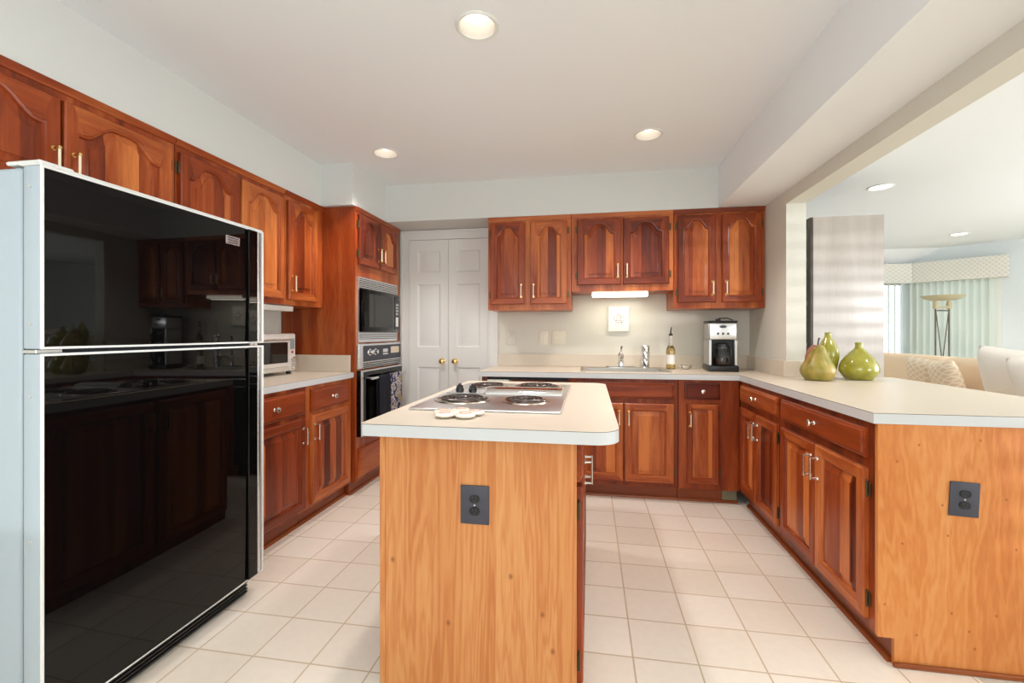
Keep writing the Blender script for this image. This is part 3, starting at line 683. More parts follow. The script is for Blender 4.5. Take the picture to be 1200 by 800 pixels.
# ceramic rest
sr = thing('trivet', 'white ceramic flower shaped trivet at the front of the cooktop', 'trivet', (-0.452, 1.525, Z1))
M['ceramic'] = mat('white_ceramic', srgb(238, 228, 214), 0.2)
b = MB(); b.blob((0, 0, 0.0105), (0.045, 0.042, 0.010)); b.build('centre', 'ceramic', sr)
for k in range(5):
    a = k * 2 * PI / 5 + 0.35; b = MB(); b.blob((0.060 * math.cos(a), 0.050 * math.sin(a), 0.0105), (0.036, 0.033, 0.010)); b.build('petal', 'ceramic', sr)
b = MB()
for k in range(5):
    a = k * 2 * PI / 5 + 0.35
    b.tube([(0.060 * math.cos(a) + 0.02 * math.cos(t_), 0.050 * math.sin(a) + 0.018 * math.sin(t_), 0.0188) for t_ in [q * PI / 6 for q in range(12)]], 0.0016, 6, True)
b.build('painted_line', mat('rust_glaze', srgb(190, 140, 120), 0.3), sr)

# ------------------------------------------------------------------ refrigerator (front faces +X)
fr = thing('refrigerator', 'black glass front refrigerator with pale grey side at the left edge', 'refrigerator', (-1.50, 1.02, 0), R90)
FW = 0.87                                               # local x = Y, local y = depth
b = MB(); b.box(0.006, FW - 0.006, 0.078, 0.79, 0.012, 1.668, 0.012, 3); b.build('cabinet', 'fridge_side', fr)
b = MB(); b.box(0.012, FW - 0.012, 0.063, 0.0775, 0.11, 1.66); b.build('gasket', 'gasket', fr)
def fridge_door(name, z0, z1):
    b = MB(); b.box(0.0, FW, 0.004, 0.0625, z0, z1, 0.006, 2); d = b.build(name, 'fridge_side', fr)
    b = MB(); tw = 0.007
    b.box(0.0, tw, -0.003, 0.0035, z0, z1, 0.001); b.box(tw, FW, -0.003, 0.0035, z0, z0 + tw, 0.001); b.box(tw, FW, -0.003, 0.0035, z1 - tw, z1, 0.001); b.box(FW - 0.012, FW, -0.003, 0.0035, z0 + tw, z1 - tw, 0.001)
    b.build('door_trim', 'fridge_trim', d)
    b = MB(); x0, x1 = tw + 0.0005, FW - 0.105; n = 20; za, zb = z0 + tw + 0.0005, z1 - tw - 0.0005; G = []
    for i in range(n + 1):
        u = 2 * i / n - 1; G.append([b.bm.verts.new((x0 + (x1 - x0) * i / n, -0.0005 - 0.0045 * (1 - u * u) - 0.003 * (1 - (2 * j / n - 1) ** 2), za + (zb - za) * j / n)) for j in range(n + 1)])
    for i in range(n):
        for j in range(n): b.bm.faces.new((G[i][j], G[i + 1][j], G[i + 1][j + 1], G[i][j + 1]))
    b.box(x0, x1, 0.0005, 0.0035, za, zb)
    b.build('black_panel', 'black_gloss', d)
    b = MB(); b.box(x1 + 0.001, FW - 0.048, -0.012, 0.003, z0 + tw + 0.0005, z1 - tw - 0.0005, 0.003); b.build('handle', 'black_gloss', d)
    b = MB(); b.box(FW - 0.047, FW - 0.028, -0.010, 0.003, z0 + tw + 0.0005, z1 - tw - 0.0005, 0.002); b.build('handle_trim', 'silver', d)
    for sz in ((z1 - 0.06, z0 + 0.07) if z1 - z0 < 0.7 else (z1 - 0.12, (z0 + z1) / 2, z0 + 0.1)):
        b = MB(); b.lathe([(0.0045, 0), (0.004, -0.002)], (0, 0, 0), 10, axis='x'); b.build('screw', 'steel', d, (-0.0002, 0.035, sz))
    return d
fridge_door('fridge_door', 0.097, 1.142); fz = fridge_door('freezer_door', 1.154, 1.668)
b = MB(); b.box(FW - 0.225, FW - 0.15, -0.0058, -0.0042, 1.575, 1.61, 0.0005); b.mi = 1
for k in range(3): b.box(FW - 0.215, FW - 0.16, -0.0064, -0.0059, 1.580 + k * 0.010, 1.584 + k * 0.010)
b.build('name_plate', ['silver', 'charcoal'], fz)
b = MB(); b.box(0.0, FW, 0.0, 0.078, 1.6685, 1.676, 0.003); b.box(0.01, 0.10, 0.02, 0.14, 1.6765, 1.688, 0.004); b.build('top_cap', 'fridge_trim', fr)
b = MB(); b.box(-0.004, 0.06, 0.01, 0.06, 1.1432, 1.1528, 0.001); b.build('hinge', 'steel', fr)
b = MB(); b.box(0.02, FW - 0.035, 0.060, 0.0775, 0.004, 0.094); g = b.build('base_grille', 'black', fr)
b = MB()
for k in range(6): b.box(0.022, FW - 0.037, 0.052, 0.0595, 0.010 + k * 0.014, 0.017 + k * 0.014)
b.build('grille_slat', 'black', g)

# ------------------------------------------------------------------ pantry doors on the back wall
b = MB(); xl, xr = -1.625, -0.885; cw = 0.085
b.box(xl - cw, xl, YB - 0.018, YB, 0, 2.045 + cw); b.box(xr, xr + cw, YB - 0.018, YB, 0, 2.045 + cw); b.box(xl, xr, YB - 0.018, YB, 2.045, 2.045 + cw)
b.box(xl - cw, xl - cw + 0.02, YB - 0.026, YB - 0.018, 0, 2.045 + cw); b.box(xr + cw - 0.02, xr + cw, YB - 0.026, YB - 0.018, 0, 2.045 + cw); b.box(xl - cw + 0.02, xr + cw - 0.02, YB - 0.026, YB - 0.018, 2.045 + cw - 0.02, 2.045 + cw)
b.box(xl - 0.012, xl, YB - 0.024, YB - 0.018, 0, 2.045 + 0.012); b.box(xr, xr + 0.012, YB - 0.024, YB - 0.018, 0, 2.057); b.box(xl, xr, YB - 0.024, YB - 0.018, 2.045, 2.057)
struct('trim_5', b, 'trim', 'white casing around the pantry doors')
def pantry(name, x0, x1, kx, label):
    t_, w, h = 0.014, x1 - x0, 2.03
    b = MB(); zs = [0, 0.22, 0.88, 1.06, 1.63, 1.735, 1.93, h]; ms = 0.075
    b.box(0, ms, -t_, 0, 0, h); b.box(w - ms, w, -t_, 0, 0, h)
    for a, c_ in ((0, 0.22), (0.88, 1.06), (1.63, 1.735), (1.93, h)): b.box(ms, w - ms, -t_, 0, a, c_)
    for a, c_ in ((0.22, 0.88), (1.06, 1.63), (1.735, 1.93)):
        O = lambda i, y: [(ms + i, y, a + i), (w - ms - i, y, a + i), (w - ms - i, y, c_ - i), (ms + i, y, c_ - i)]
        b.loops([O(0, -t_), O(0.012, -t_ + 0.010), O(0.020, -t_ + 0.010), O(0.045, -t_ + 0.002)], False, True)
    d = b.build(name, 'door_paint', None, (x0, YB - 0.0005, 0.012), weld=False); d['kind'] = 'structure'; d['label'] = label; d['category'] = 'door'
    b = MB(); b.lathe([(0.024, -t_), (0.022, -t_ - 0.005), (0.009, -t_ - 0.009), (0.009, -t_ - 0.022), (0.022, -t_ - 0.030), (0.027, -t_ - 0.042), (0.020, -t_ - 0.054), (0.006, -t_ - 0.058)], (kx, 0, 0.935), 20, axis='y'); b.build('door_knob', 'brass', d)
pantry('door_1', -1.622, -1.256, 0.315, 'left white panelled pantry door with brass knob')
pantry('door_2', -1.253, -0.888, 0.066, 'right white panelled pantry door with brass knob')

# ------------------------------------------------------------------ sink, tap and things by the sink
sk = thing('kitchen_sink', 'stainless drop-in kitchen sink in the counter below the sink light', 'sink', (0.26, 3.62, Z1))
b = MB(); b.prism([(-0.33, -0.17), (0.33, -0.17), (0.33, -0.14), (-0.33, -0.14)], 0.0005, 0.005)
b.box(-0.33, -0.285, -0.14, 0.145, 0.0005, 0.005); b.box(0.285, 0.33, -0.14, 0.145, 0.0005, 0.005); b.box(-0.33, 0.33, 0.145, 0.27, 0.0005, 0.005)
b.build('rim', 'sink_steel', sk)
b = MB(); O = lambda i, z: [(-0.286 + i, -0.141 + i, z), (0.286 - i, -0.141 + i, z), (0.286 - i, 0.146 - i, z), (-0.286 + i, 0.146 - i, z)]
b.loops([O(0, 0.005), O(0.004, 0.003), O(0.012, -0.15), O(0.03, -0.165)], False, True); b.build('basin', 'sink_steel', sk)
b = MB(); b.lathe([(0.04, -0.164), (0.038, -0.1615), (0.01, -0.163)], (0, 0, 0), 20); b.build('drain', 'chrome', sk)
fc = thing('faucet', 'chrome single lever faucet standing behind the sink', 'faucet', (0.252, 3.835, Z1 + 0.005))
b = MB(); b.prism(arc(0.095, 0, 0.026, -90, 90) + arc(-0.095, 0, 0.026, 90, 270), 0.0004, 0.009); b.build('base_plate', 'chrome', fc)
b = MB(); b.lathe([(0.026, 0.0095), (0.024, 0.02), (0.022, 0.075), (0.026, 0.09), (0.026, 0.105), (0.018, 0.12), (0.006, 0.124)], (0, 0, 0), 20); b.build('faucet_body', 'chrome', fc)
b = MB(); b.tube([(0, -0.018, 0.06), (0, -0.06, 0.095), (0, -0.12, 0.115), (0, -0.175, 0.105), (0, -0.185, 0.085)], [0.014, 0.013, 0.012, 0.012, 0.012], 12); b.build('spout', 'chrome', fc)
b = MB(); b.tube([(0, 0, 0.118), (0.004, 0.012, 0.15), (0.008, 0.004, 0.178)], [0.010, 0.008, 0.010], 10); b.build('lever', 'chrome', fc)
tm = thing('tumbler', 'ridged chrome tumbler between the faucet and the oil bottle', 'tumbler', (0.447, 3.835, Z1 + 0.005))
b = MB(); L = []; seg = 24
for i in range(13):
    z = 0.0005 + 0.18 * i / 12; r = 0.030 + 0.005 * i / 12
    L.append([((r + 0.0035 * math.cos(6 * a + (i % 4) * PI / 2)) * math.cos(a), (r + 0.0035 * math.cos(6 * a + (i % 4) * PI / 2)) * math.sin(a), z) for a in [k * 2 * PI / seg for k in range(seg)]])
b.loops(L + [[(x * 0.93, y * 0.93, z) for x, y, z in L[-1]], [(x * 0.85, y * 0.85, 0.02) for x, y, z in L[0]]]); b.build('cup', 'chrome', tm, ang=60)
ob = thing('oil_bottle', 'clear bottle of amber liquid with a pour spout and white label by the sink', 'bottle', (0.640, 3.80, Z1))
b = MB(); b.lathe([(0.030, 0.0006), (0.035, 0.004), (0.035, 0.145), (0.031, 0.165), (0.016, 0.195), (0.013, 0.215), (0.013, 0.255), (0.015, 0.257), (0.015, 0.266)], (0, 0, 0), 24); b.build('glass_body', 'glass', ob)
b = MB(); b.lathe([(0.028, 0.004), (0.0325, 0.007), (0.0325, 0.140), (0.028, 0.160), (0.014, 0.185)], (0, 0, 0), 24); b.build('liquid', 'amber', ob)
b = MB(); b.lathe([(0.0353, 0.04), (0.0356, 0.04), (0.0356, 0.115), (0.0353, 0.115)], (0, 0, 0), 24, caps=False); b.build('label_band', 'white', ob)
b = MB(); b.lathe([(0.0157, 0.2665), (0.016, 0.280), (0.008, 0.284)], (0, 0, 0), 16); b.tube([(0, 0, 0.28), (0, -0.003, 0.305), (0.004, -0.012, 0.335)], [0.006, 0.005, 0.0035], 8); b.build('pour_spout', 'black', ob)
dish = MB(); dish.lathe([(0.022, 0.0006), (0.030, 0.002), (0.052, 0.030), (0.0545, 0.031), (0.050, 0.029), (0.028, 0.006), (0.004, 0.005)], (0, 0, 0), 24)
tag(dish.build('glass_dish', 'glass', None, (0.755, 3.80, Z1)), 'small clear glass dish between the oil bottle and coffee maker', 'dish')
# coffee maker
cm = thing('coffee_maker', 'stainless steel drip coffee maker with glass carafe under the right wall cabinet', 'coffee maker', (0.985, 3.70, Z1), -0.06)
b = MB(); b.box(-0.105, 0.105, -0.13, 0.11, 0.0005, 0.045, 0.008, 2); b.build('base', 'black', cm)
b = MB(); b.box(-0.10, 0.10, -0.105, 0.105, 0.235, 0.365, 0.012, 3); b.box(-0.10, -0.078, -0.105, 0.105, 0.0455, 0.236, 0.004); b.box(0.078, 0.10, -0.105, 0.105, 0.0455, 0.236, 0.004); b.build('housing', 'steel', cm)
b = MB(); b.box(-0.0775, 0.0775, -0.02, 0.10, 0.0455, 0.2345); b.build('brew_recess', 'black', cm)
b = MB(); b.box(-0.102, 0.102, -0.108, 0.106, 0.3655, 0.380, 0.005); b.tube([(-0.02, -0.03, 0.381), (-0.02, -0.03, 0.395)], 0.018, 14); b.tube([(-0.02, -0.03, 0.398), (0.04, -0.03, 0.402), (0.085, -0.02, 0.386)], 0.004, 8); b.build('lid', 'black', cm)
b = MB(); b.lathe([(0.026, -0.1055), (0.025, -0.108), (0.01, -0.1085)], (0, 0, 0), 20, axis='y')
for v_ in b.bm.verts: v_.co.z *= 0.42
b.build('oval_badge', 'charcoal', cm, (0, 0, 0.335))
for bx in (-0.035, 0, 0.035):
    b = MB(); b.lathe([(0.009, -0.1055), (0.008, -0.110), (0.003, -0.1105)], (bx, 0, 0.283 + (0.0 if bx else 0.0)), 14, axis='y'); b.build('button', 'charcoal', cm)
b = MB(); b.lathe([(0.045, 0.0456), (0.058, 0.052), (0.062, 0.09), (0.050, 0.145), (0.040, 0.165), (0.043, 0.185)], (0, -0.068, 0), 24); cf = b.build('carafe', 'glass', cm)
b = MB(); b.lathe([(0.043, 0.047), (0.055, 0.053), (0.058, 0.085), (0.054, 0.105)], (0, -0.068, 0), 24); b.build('coffee', mat('coffee', (0.03, 0.012, 0.005), 0.1), cf)
b = MB(); b.lathe([(0.044, 0.186), (0.044, 0.205), (0.02, 0.215)], (0, -0.068, 0), 24); b.build('carafe_lid', 'black', cf)
b = MB(); b.tube([(0.030, -0.108, 0.190), (0.042, -0.150, 0.180), (0.046, -0.155, 0.12), (0.040, -0.128, 0.08)], 0.008, 8); b.build('carafe_handle', 'black', cf)
# wall plates
def plate(name, x, z, label, kind, m='almond', w=0.075):
    if kind == 'outlet':
        t_ = thing(name, label, 'outlet', (x, YB, z)); outlet(t_, 0, 0, m, 'white', 'cover_plate', w); return
    t_ = thing(name, label, 'switch', (x, YB, z))
    b = MB(); b.box(-w / 2, w / 2, -0.006, -0.0005, -0.06, 0.06, 0.003, 2); b.build('cover_plate', m, t_)
    for dx in ((-0.023, 0.023) if w > 0.1 else (0,)):
        b = MB(); b.box(dx - 0.005, dx + 0.005, -0.0075, -0.0062, -0.012, 0.012); b.box(dx - 0.0035, dx + 0.0035, -0.016, -0.0076, -0.002, 0.008, 0.001); b.build('toggle', 'white', t_)
plate('light_switch', -0.684, 1.155, 'lone cream switch plate nearest the pantry door', 'switch', 'wall', 0.08)
plate('wall_outlet', -0.400, 1.155, 'cream double outlet on the wall left of the picture', 'outlet')
plate('light_switch', -0.263, 1.157, 'wide cream double switch plate just right of the wall outlet', 'switch', 'almond', 0.118)
# picture of a coffee pot
pc = thing('wall_plaque', 'white box plaque with a drawn coffee pot above the sink', 'picture', (0.240, YB, 1.318))
b = MB(); b.box(-0.085, 0.085, -0.030, -0.0005, -0.105, 0.105, 0.003); b.build('box_frame', 'white', pc)
b = MB(); b.box(-0.070, 0.070, -0.0312, -0.0302, -0.075, 0.090); b.build('picture_sheet', mat('paper', srgb(244, 240, 232), 0.6), pc)
b = MB(); y = -0.0318
pot = [(-0.024, -0.046), (0.026, -0.046), (0.022, -0.010), (0.016, 0.022), (-0.014, 0.022), (-0.020, -0.010)]
for seq, cl_ in ((pot, True), ([(-0.016, 0.024), (-0.006, 0.038), (0.008, 0.038), (0.018, 0.024)], False), ([(0.001, 0.038), (0.001, 0.047)], False),
                 ([(-0.022, -0.018), (-0.036, -0.004), (-0.040, 0.018), (-0.047, 0.024)], False), ([(0.018, 0.018), (0.040, 0.020), (0.044, -0.010), (0.024, -0.030)], False), ([(-0.02, -0.012), (0.022, -0.012)], False), ([(-0.022, -0.030), (0.024, -0.030)], False)):
    b.tube([(x, y, z) for x, z in seq], 0.0021, 6, cl_)
b.build('coffee_pot_drawing', mat('ink', srgb(104, 84, 84), 0.6), pc)
# under-cabinet lights
def strip(loc, rz, length, label, group, on):
    t_ = thing('under_cabinet_light', label, 'light', loc, rz, group)
    b = MB(); b.box(-length / 2, length / 2, 0.0, 0.07, 0.012, 0.036, 0.003); b.build('fixture_body', 'white', t_)
    b = MB(); b.box(-length / 2 + 0.006, length / 2 - 0.006, -0.022, 0.060, 0.0, 0.0115, 0.003); b.box(-length / 2 + 0.006, length / 2 - 0.006, -0.022, -0.001, 0.0116, 0.034, 0.003); b.build('lens', 'tube_on' if on else 'white', t_)
    return t_
strip((0.235, 3.70, 1.488), 0, 0.44, 'lit white strip light under the short cabinet over the sink', 'under cabinet strip lights', True)
light('sink_strip_lamp', 'AREA', (0.235, 3.74, 1.482), (0, 0, 0), 1.4, (1.0, 0.90, 0.70), shape='RECTANGLE', size=0.42, size_y=0.06)
strip((-2.03, 2.62, 1.348), R90, 0.42, 'unlit white strip light under the left wall cabinets', 'under cabinet strip lights', False)

# toaster oven
to = thing('toaster_oven', 'silver toaster oven on the left counter behind the refrigerator', 'toaster oven', (-2.065, 2.50, Z1), R90)
b = MB(); b.box(0, 0.43, 0, 0.205, 0.022, 0.285, 0.012, 3); b.build('housing', 'toaster_steel', to)
for fx in (0.04, 0.39):
    for fy in (0.03, 0.17):
        b = MB(); b.lathe([(0.016, 0.0006), (0.016, 0.018), (0.012, 0.0215)], (fx, fy, 0), 14); b.build('foot', 'black', to)
b = MB(); b.box(0.015, 0.345, -0.012, -0.0005, 0.055, 0.255, 0.004); od = b.build('door', 'toaster_steel', to)
b = MB(); b.box(0.035, 0.325, -0.0135, -0.0122, 0.085, 0.225); b.build('door_window', 'bowl', od)
b = MB(); b.tube([(0.05, -0.035, 0.240), (0.31, -0.035, 0.240)], 0.006, 10)
for x in (0.06, 0.30): b.cyl((x, -0.012, 0.240), (x, -0.034, 0.240), 0.005, seg=8)
b.build('handle', 'steel', od)
b = MB(); b.box(0.355, 0.418, -0.003, -0.0005, 0.03, 0.275); cp = b.build('control_panel', 'toaster_steel', to)
b = MB(); b.box(0.363, 0.410, -0.0045, -0.0032, 0.175, 0.250); b.build('display', mat('lcd', srgb(130, 140, 140), 0.2), cp)
b = MB(); b.lathe([(0.011, -0.0032), (0.010, -0.007), (0.004, -0.0075)], (0.387, 0, 0.155), 14, axis='y'); b.build('button', mat('red_ring', srgb(170, 90, 80), 0.4), cp)
for z in (0.105, 0.055):
    b = MB(); b.lathe([(0.020, -0.0032), (0.018, -0.018), (0.010, -0.020)], (0.387, 0, z), 18, axis='y'); b.build('dial', 'chrome', cp)

# ------------------------------------------------------------------ green vases and pear on the peninsula
def green(name, c0, c1, gloss):
    m = mat(name, c0, gloss, coat=0.6 if gloss < 0.3 else 0.2); bb = m.node_tree.nodes['Principled BSDF']
    tc = N(m, 'ShaderNodeTexCoord'); no = N(m, 'ShaderNodeTexNoise', i_Scale=14.0, i_Detail=4.0); LK(m, tc.outputs['Object'], no.inputs['Vector'])
    rp = N(m, 'ShaderNodeValToRGB'); rp.color_ramp.elements[0].position = 0.38; rp.color_ramp.elements[1].position = 0.66
    rp.color_ramp.elements[0].color = (*c0, 1); rp.color_ramp.elements[1].color = (*c1, 1)
    LK(m, no.outputs['Fac'], rp.inputs[0]); LK(m, rp.outputs[0], bb.inputs['Base Color']); return m
M['lime'] = green('lime_glaze', srgb(142, 138, 38), srgb(162, 157, 64), 0.15)
M['pear_skin'] = green('pear_skin', srgb(134, 128, 48), srgb(176, 150, 78), 0.4)
def smooth_profile(pts, k=4):
    out = []
    for i in range(len(pts) - 1):
        p0, p1, p2, p3 = pts[max(i - 1, 0)], pts[i], pts[i + 1], pts[min(i + 2, len(pts) - 1)]
        for j in range(k):
            t_ = j / k
            out.append(tuple(0.5 * (2 * p1[q] + (p2[q] - p0[q]) * t_ + (2 * p0[q] - 5 * p1[q] + 4 * p2[q] - p3[q]) * t_ ** 2 + (3 * p1[q] - p0[q] - 3 * p2[q] + p3[q]) * t_ ** 3) for q in (0, 1)))
    return [(r_, max(z_, pts[0][1])) for r_, z_ in out] + [pts[-1]]
pe = thing('decorative_pear', 'brownish green pear ornament with stem and leaf on the peninsula', 'ornament', (1.370, 3.04, Z1))
b = MB(); b.lathe(smooth_profile([(0.045, 0.0006), (0.070, 0.006), (0.093, 0.045), (0.090, 0.080), (0.066, 0.125), (0.047, 0.165), (0.038, 0.195), (0.022, 0.212), (0.004, 0.214)]), (0, 0, 0), 32); b.build('pear_body', 'pear_skin', pe, ang=60)
b = MB(); b.tube([(0, 0, 0.211), (0.002, 0, 0.235), (0.008, 0, 0.258)], [0.005, 0.004, 0.0055], 8); b.build('stem', mat('pear_stem', srgb(60, 44, 34), 0.6), pe)
b = MB(); pts = [(-0.008, 0.212), (-0.036, 0.218), (-0.066, 0.196), (-0.088, 0.150), (-0.090, 0.108), (-0.078, 0.136), (-0.060, 0.168), (-0.036, 0.196)]
b.loops([[(x, -0.030 - (0.012 if i in (3, 4) else 0) + dy, z) for i, (x, z) in enumerate(pts)] for dy in (0, 0.003)]); b.build('leaf', mat('dry_leaf', srgb(136, 78, 48), 0.6), pe)
tv = MB(); tv.lathe(smooth_profile([(0.028, 0.0006), (0.034, 0.004), (0.050, 0.07), (0.061, 0.135), (0.056, 0.185), (0.036, 0.232), (0.021, 0.262), (0.017, 0.285), (0.020, 0.291)]) + [(0.014, 0.290), (0.013, 0.25)], (0, 0, 0), 32)
tag(tv.build('vase', 'lime', None, (1.500, 3.20, Z1), ang=50), 'tall slim lime green vase behind the pear ornament', 'vase', 'green vases on the peninsula')
rv = MB(); rv.lathe(smooth_profile([(0.050, 0.0006), (0.068, 0.004), (0.098, 0.040), (0.104, 0.070), (0.090, 0.115), (0.056, 0.160), (0.026, 0.190), (0.020, 0.208), (0.021, 0.229)]) + [(0.014, 0.229), (0.013, 0.19)], (0, 0, 0), 36)
tag(rv.build('vase', 'lime', None, (1.636, 3.12, Z1), ang=50), 'round squat lime green vase with short neck on the peninsula', 'vase', 'green vases on the peninsula')

# ------------------------------------------------------------------ recessed ceiling lights
def can(x, y, label, r, power, group, deep=True):
    t_ = thing('recessed_light', label, 'ceiling light', (x, y, ZC), 0, group)
    b = MB(); b.lathe([(r * 0.83, 0.0), (r, -0.0006), (r, -0.004), (r * 0.92, -0.008), (r * 0.84, -0.006), (r * 0.83, 0.0)], (0, 0, 0), 40, caps=False); b.build('trim_ring', 'trim', t_)
    b = MB(); b.lathe([(r * 0.828, -0.003), (r * 0.80, 0.04), (r * 0.70, 0.105), (0.003, 0.108)], (0, 0, 0), 36, caps=False); b.build('baffle', 'baffle', t_)
    b = MB(); b.lathe([(0.002, 0.024), (r * 0.25, 0.026), (r * 0.48, 0.040), (r * 0.52, 0.060), (r * 0.3, 0.10)] if deep else [(0.002, -0.012), (r * 0.5, -0.010), (r * 0.8, -0.001), (r * 0.8, 0.02)], (0, 0, 0), 28); b.build('bulb', 'lamp_on', t_)
    light('recessed_or_fill_spot', 'SPOT', (x, y, ZC - 0.03), (0, 0, 0), power, (1.0, 0.90, 0.86), spot_size=math.radians(114), spot_blend=0.6, shadow_soft_size=0.06)
GR = 'recessed lights in the kitchen ceiling'
can(-0.448, 1.782, 'recessed ceiling light nearest the viewer, above the island', 0.088, 62, GR)
can(-1.385, 2.936, 'recessed ceiling light close to the oven tower', 0.090, 50, GR)
can(0.36, 2.936, 'recessed ceiling light in front of the sink cabinets', 0.090, 50, GR)
GQ = 'recessed lights in the living room ceiling'
can(2.437, 4.331, 'living room recessed light above the tall cabinet', 0.095, 30, GQ, False)
can(4.562, 6.55, 'living room recessed light nearest the window valance', 0.095, 30, GQ, False)

light('recessed_or_fill_spot', 'SPOT', (2.437, 2.2, ZC - 0.02), (0, 0, 0), 45, (1.0, 0.92, 0.82), spot_size=math.radians(140), spot_blend=0.6, shadow_soft_size=0.07)  # added fill spot without a fixture, out of view, brightens the sofa front
light('recessed_or_fill_spot', 'SPOT', (2.437, 6.55, ZC - 0.02), (0, 0, 0), 45, (1.0, 0.92, 0.82), spot_size=math.radians(140), spot_blend=0.6, shadow_soft_size=0.07)  # second added sofa fill, hidden by the wall end, no can modelled
# ------------------------------------------------------------------ living room things
M['taupe'] = wood('taupe_laminate', srgb(164, 152, 142), srgb(180, 170, 162), srgb(192, 184, 177), 'z', rnd=0.0, rough=0.35, coat=0.4, gs=0.5)
cu = thing('display_cabinet', 'tall taupe display cabinet with dark glazed front beyond the vases', 'cabinet', (1.71, 3.88, 0))
b = MB(); b.box(0.006, 0.495, 0.0, 0.025, 0.0, 2.10); b.build('side_panel', 'taupe', cu)
b = MB(); b.box(0.02, 0.495, 0.0255, 0.80, 0.0, 0.06); b.box(0.02, 0.495, 0.0255, 0.80, 2.06, 2.10); b.box(0.475, 0.495, 0.0255, 0.80, 0.061, 2.059); b.box(0.02, 0.495, 0.775, 0.80, 0.061, 2.059); b.build('case', 'brick_dark', cu)
b = MB(); b.box(-0.014, 0.005, 0.0, 0.055, 0, 2.10); b.box(-0.014, 0.005, 0.745, 0.80, 0, 2.10); b.box(-0.014, 0.005, 0.0555, 0.7445, 2.03, 2.10); b.box(-0.014, 0.005, 0.0555, 0.7445, 0, 0.75); fm = b.build('door_frame', 'brick_dark', cu)
b = MB(); b.box(-0.006, -0.001, 0.056, 0.744, 0.751, 2.029); b.build('glass_pane', 'glass', fm)
for z in (1.10, 1.45, 1.8):
    b = MB(); b.box(0.03, 0.473, 0.03, 0.77, z, z + 0.008); b.build('glass_shelf', 'white', cu)
b = MB(); b.lathe(smooth_profile([(0.04, 0.0006), (0.05, 0.02), (0.06, 0.09), (0.03, 0.16), (0.035, 0.2)]), (0, 0, 0), 20)
tag(b.build('gold_figurine', 'brass', None, (1.80, 4.02, 1.458)), 'gold ornament inside the tall display cabinet', 'ornament')
def trellis():
    m = mat('trellis_cloth', (1, 1, 1), 0.9); bb = m.node_tree.nodes['Principled BSDF']
    tc = N(m, 'ShaderNodeTexCoord'); sx = N(m, 'ShaderNodeSeparateXYZ'); LK(m, tc.outputs['Object'], sx.inputs[0])
    h = math_n(m, 'ADD', math_n(m, 'MULTIPLY', sx.outputs['X'], 0.72), math_n(m, 'MULTIPLY', sx.outputs['Y'], -0.72))
    def ln(v_):
        fr = math_n(m, 'FRACT', math_n(m, 'MULTIPLY', v_, 17.0)); return math_n(m, 'ABSOLUTE', math_n(m, 'SUBTRACT', fr, 0.5))
    a = ln(math_n(m, 'ADD', h, sx.outputs['Z'])); c_ = ln(math_n(m, 'SUBTRACT', h, sx.outputs['Z']))
    g = math_n(m, 'GREATER_THAN', math_n(m, 'MAXIMUM', a, c_), 0.38)
    mx = N(m, 'ShaderNodeMixRGB'); mx.inputs[1].default_value = (*srgb(216, 212, 202), 1); mx.inputs[2].default_value = (*srgb(234, 232, 225), 1)
    LK(m, g, mx.inputs[0]); LK(m, mx.outputs[0], bb.inputs['Base Color']); return m
M['trellis'] = trellis()
va = thing('valance', 'patterned box valance over the straight bay window beside the tall cabinet', 'valance', (0, 0, 0), 0, 'patterned window valances')
b = MB(); b.prism([(2.7, 7.66), (4.734, 7.66), (4.791, 7.80), (2.7, 7.80)], 1.945, 2.235); b.build('fabric_box', 'trellis', va)
vb = thing('valance', 'patterned box valance over the angled bay window on the right', 'valance', (0, 0, 0), 0, 'patterned window valances')
b = MB(); b.prism([(4.737, 7.66), bayp(1.03, 0.16, 0)[:2], bayp(1.03, 0.02, 0)[:2], (4.794, 7.80)], 1.945, 2.235); b.build('fabric_box', 'trellis', vb)
def translucent(name, col):
    m = bpy.data.materials.new(name); m.use_nodes = True; nt = m.node_tree
    bb = nt.nodes['Principled BSDF']; bb.inputs['Base Color'].default_value = (*col, 1); bb.inputs['Roughness'].default_value = 0.7
    tr = nt.nodes.new('ShaderNodeBsdfTranslucent'); tr.inputs[0].default_value = (*col, 1)
    mx = nt.nodes.new('ShaderNodeMixShader'); mx.inputs[0].default_value = 0.55
    nt.links.new(bb.outputs[0], mx.inputs[1]); nt.links.new(tr.outputs[0], mx.inputs[2]); nt.links.new(mx.outputs[0], nt.nodes['Material Output'].inputs[0]); return m
M['vane'] = translucent('blind_vane', srgb(236, 239, 232))
b1 = thing('vertical_blind', 'white vertical blind across the straight bay window', 'blind', (0, 0, 0), 0, 'vertical blinds in the bay')
def vane_strip(b, p, d, w, z0, z1):
    nrm = Vector((-d.y, d.x, 0)); a, c_ = p - d * w / 2, p + d * w / 2; md = p + nrm * 0.012
    L = [(a.x, a.y), (md.x, md.y), (c_.x, c_.y), (c_.x + nrm.x * 0.002, c_.y + nrm.y * 0.002), (md.x + nrm.x * 0.002, md.y + nrm.y * 0.002), (a.x + nrm.x * 0.002, a.y + nrm.y * 0.002)]
    b.prism(L, z0, z1)
b = MB(); b.box(2.72, 4.66, 7.765, 7.795, 1.92, 1.943); b.build('head_rail', 'trim', b1)
for k in range(22):
    b = MB(); p = Vector((2.80 + k * 0.087, 7.72, 0)); d = Vector((math.cos(0.9), math.sin(0.9), 0)); vane_strip(b, p, d, 0.089, 0.03, 1.943); b.build('vane', 'vane', b1)
b2 = thing('vertical_blind', 'white vertical blind across the angled bay window behind the floor lamp', 'blind', (0, 0, 0), 0, 'vertical blinds in the bay')
b = MB(); baybox(b, 0.12, 0.98, 0.015, 0.04, 1.92, 1.943); b.build('head_rail', 'trim', b2)
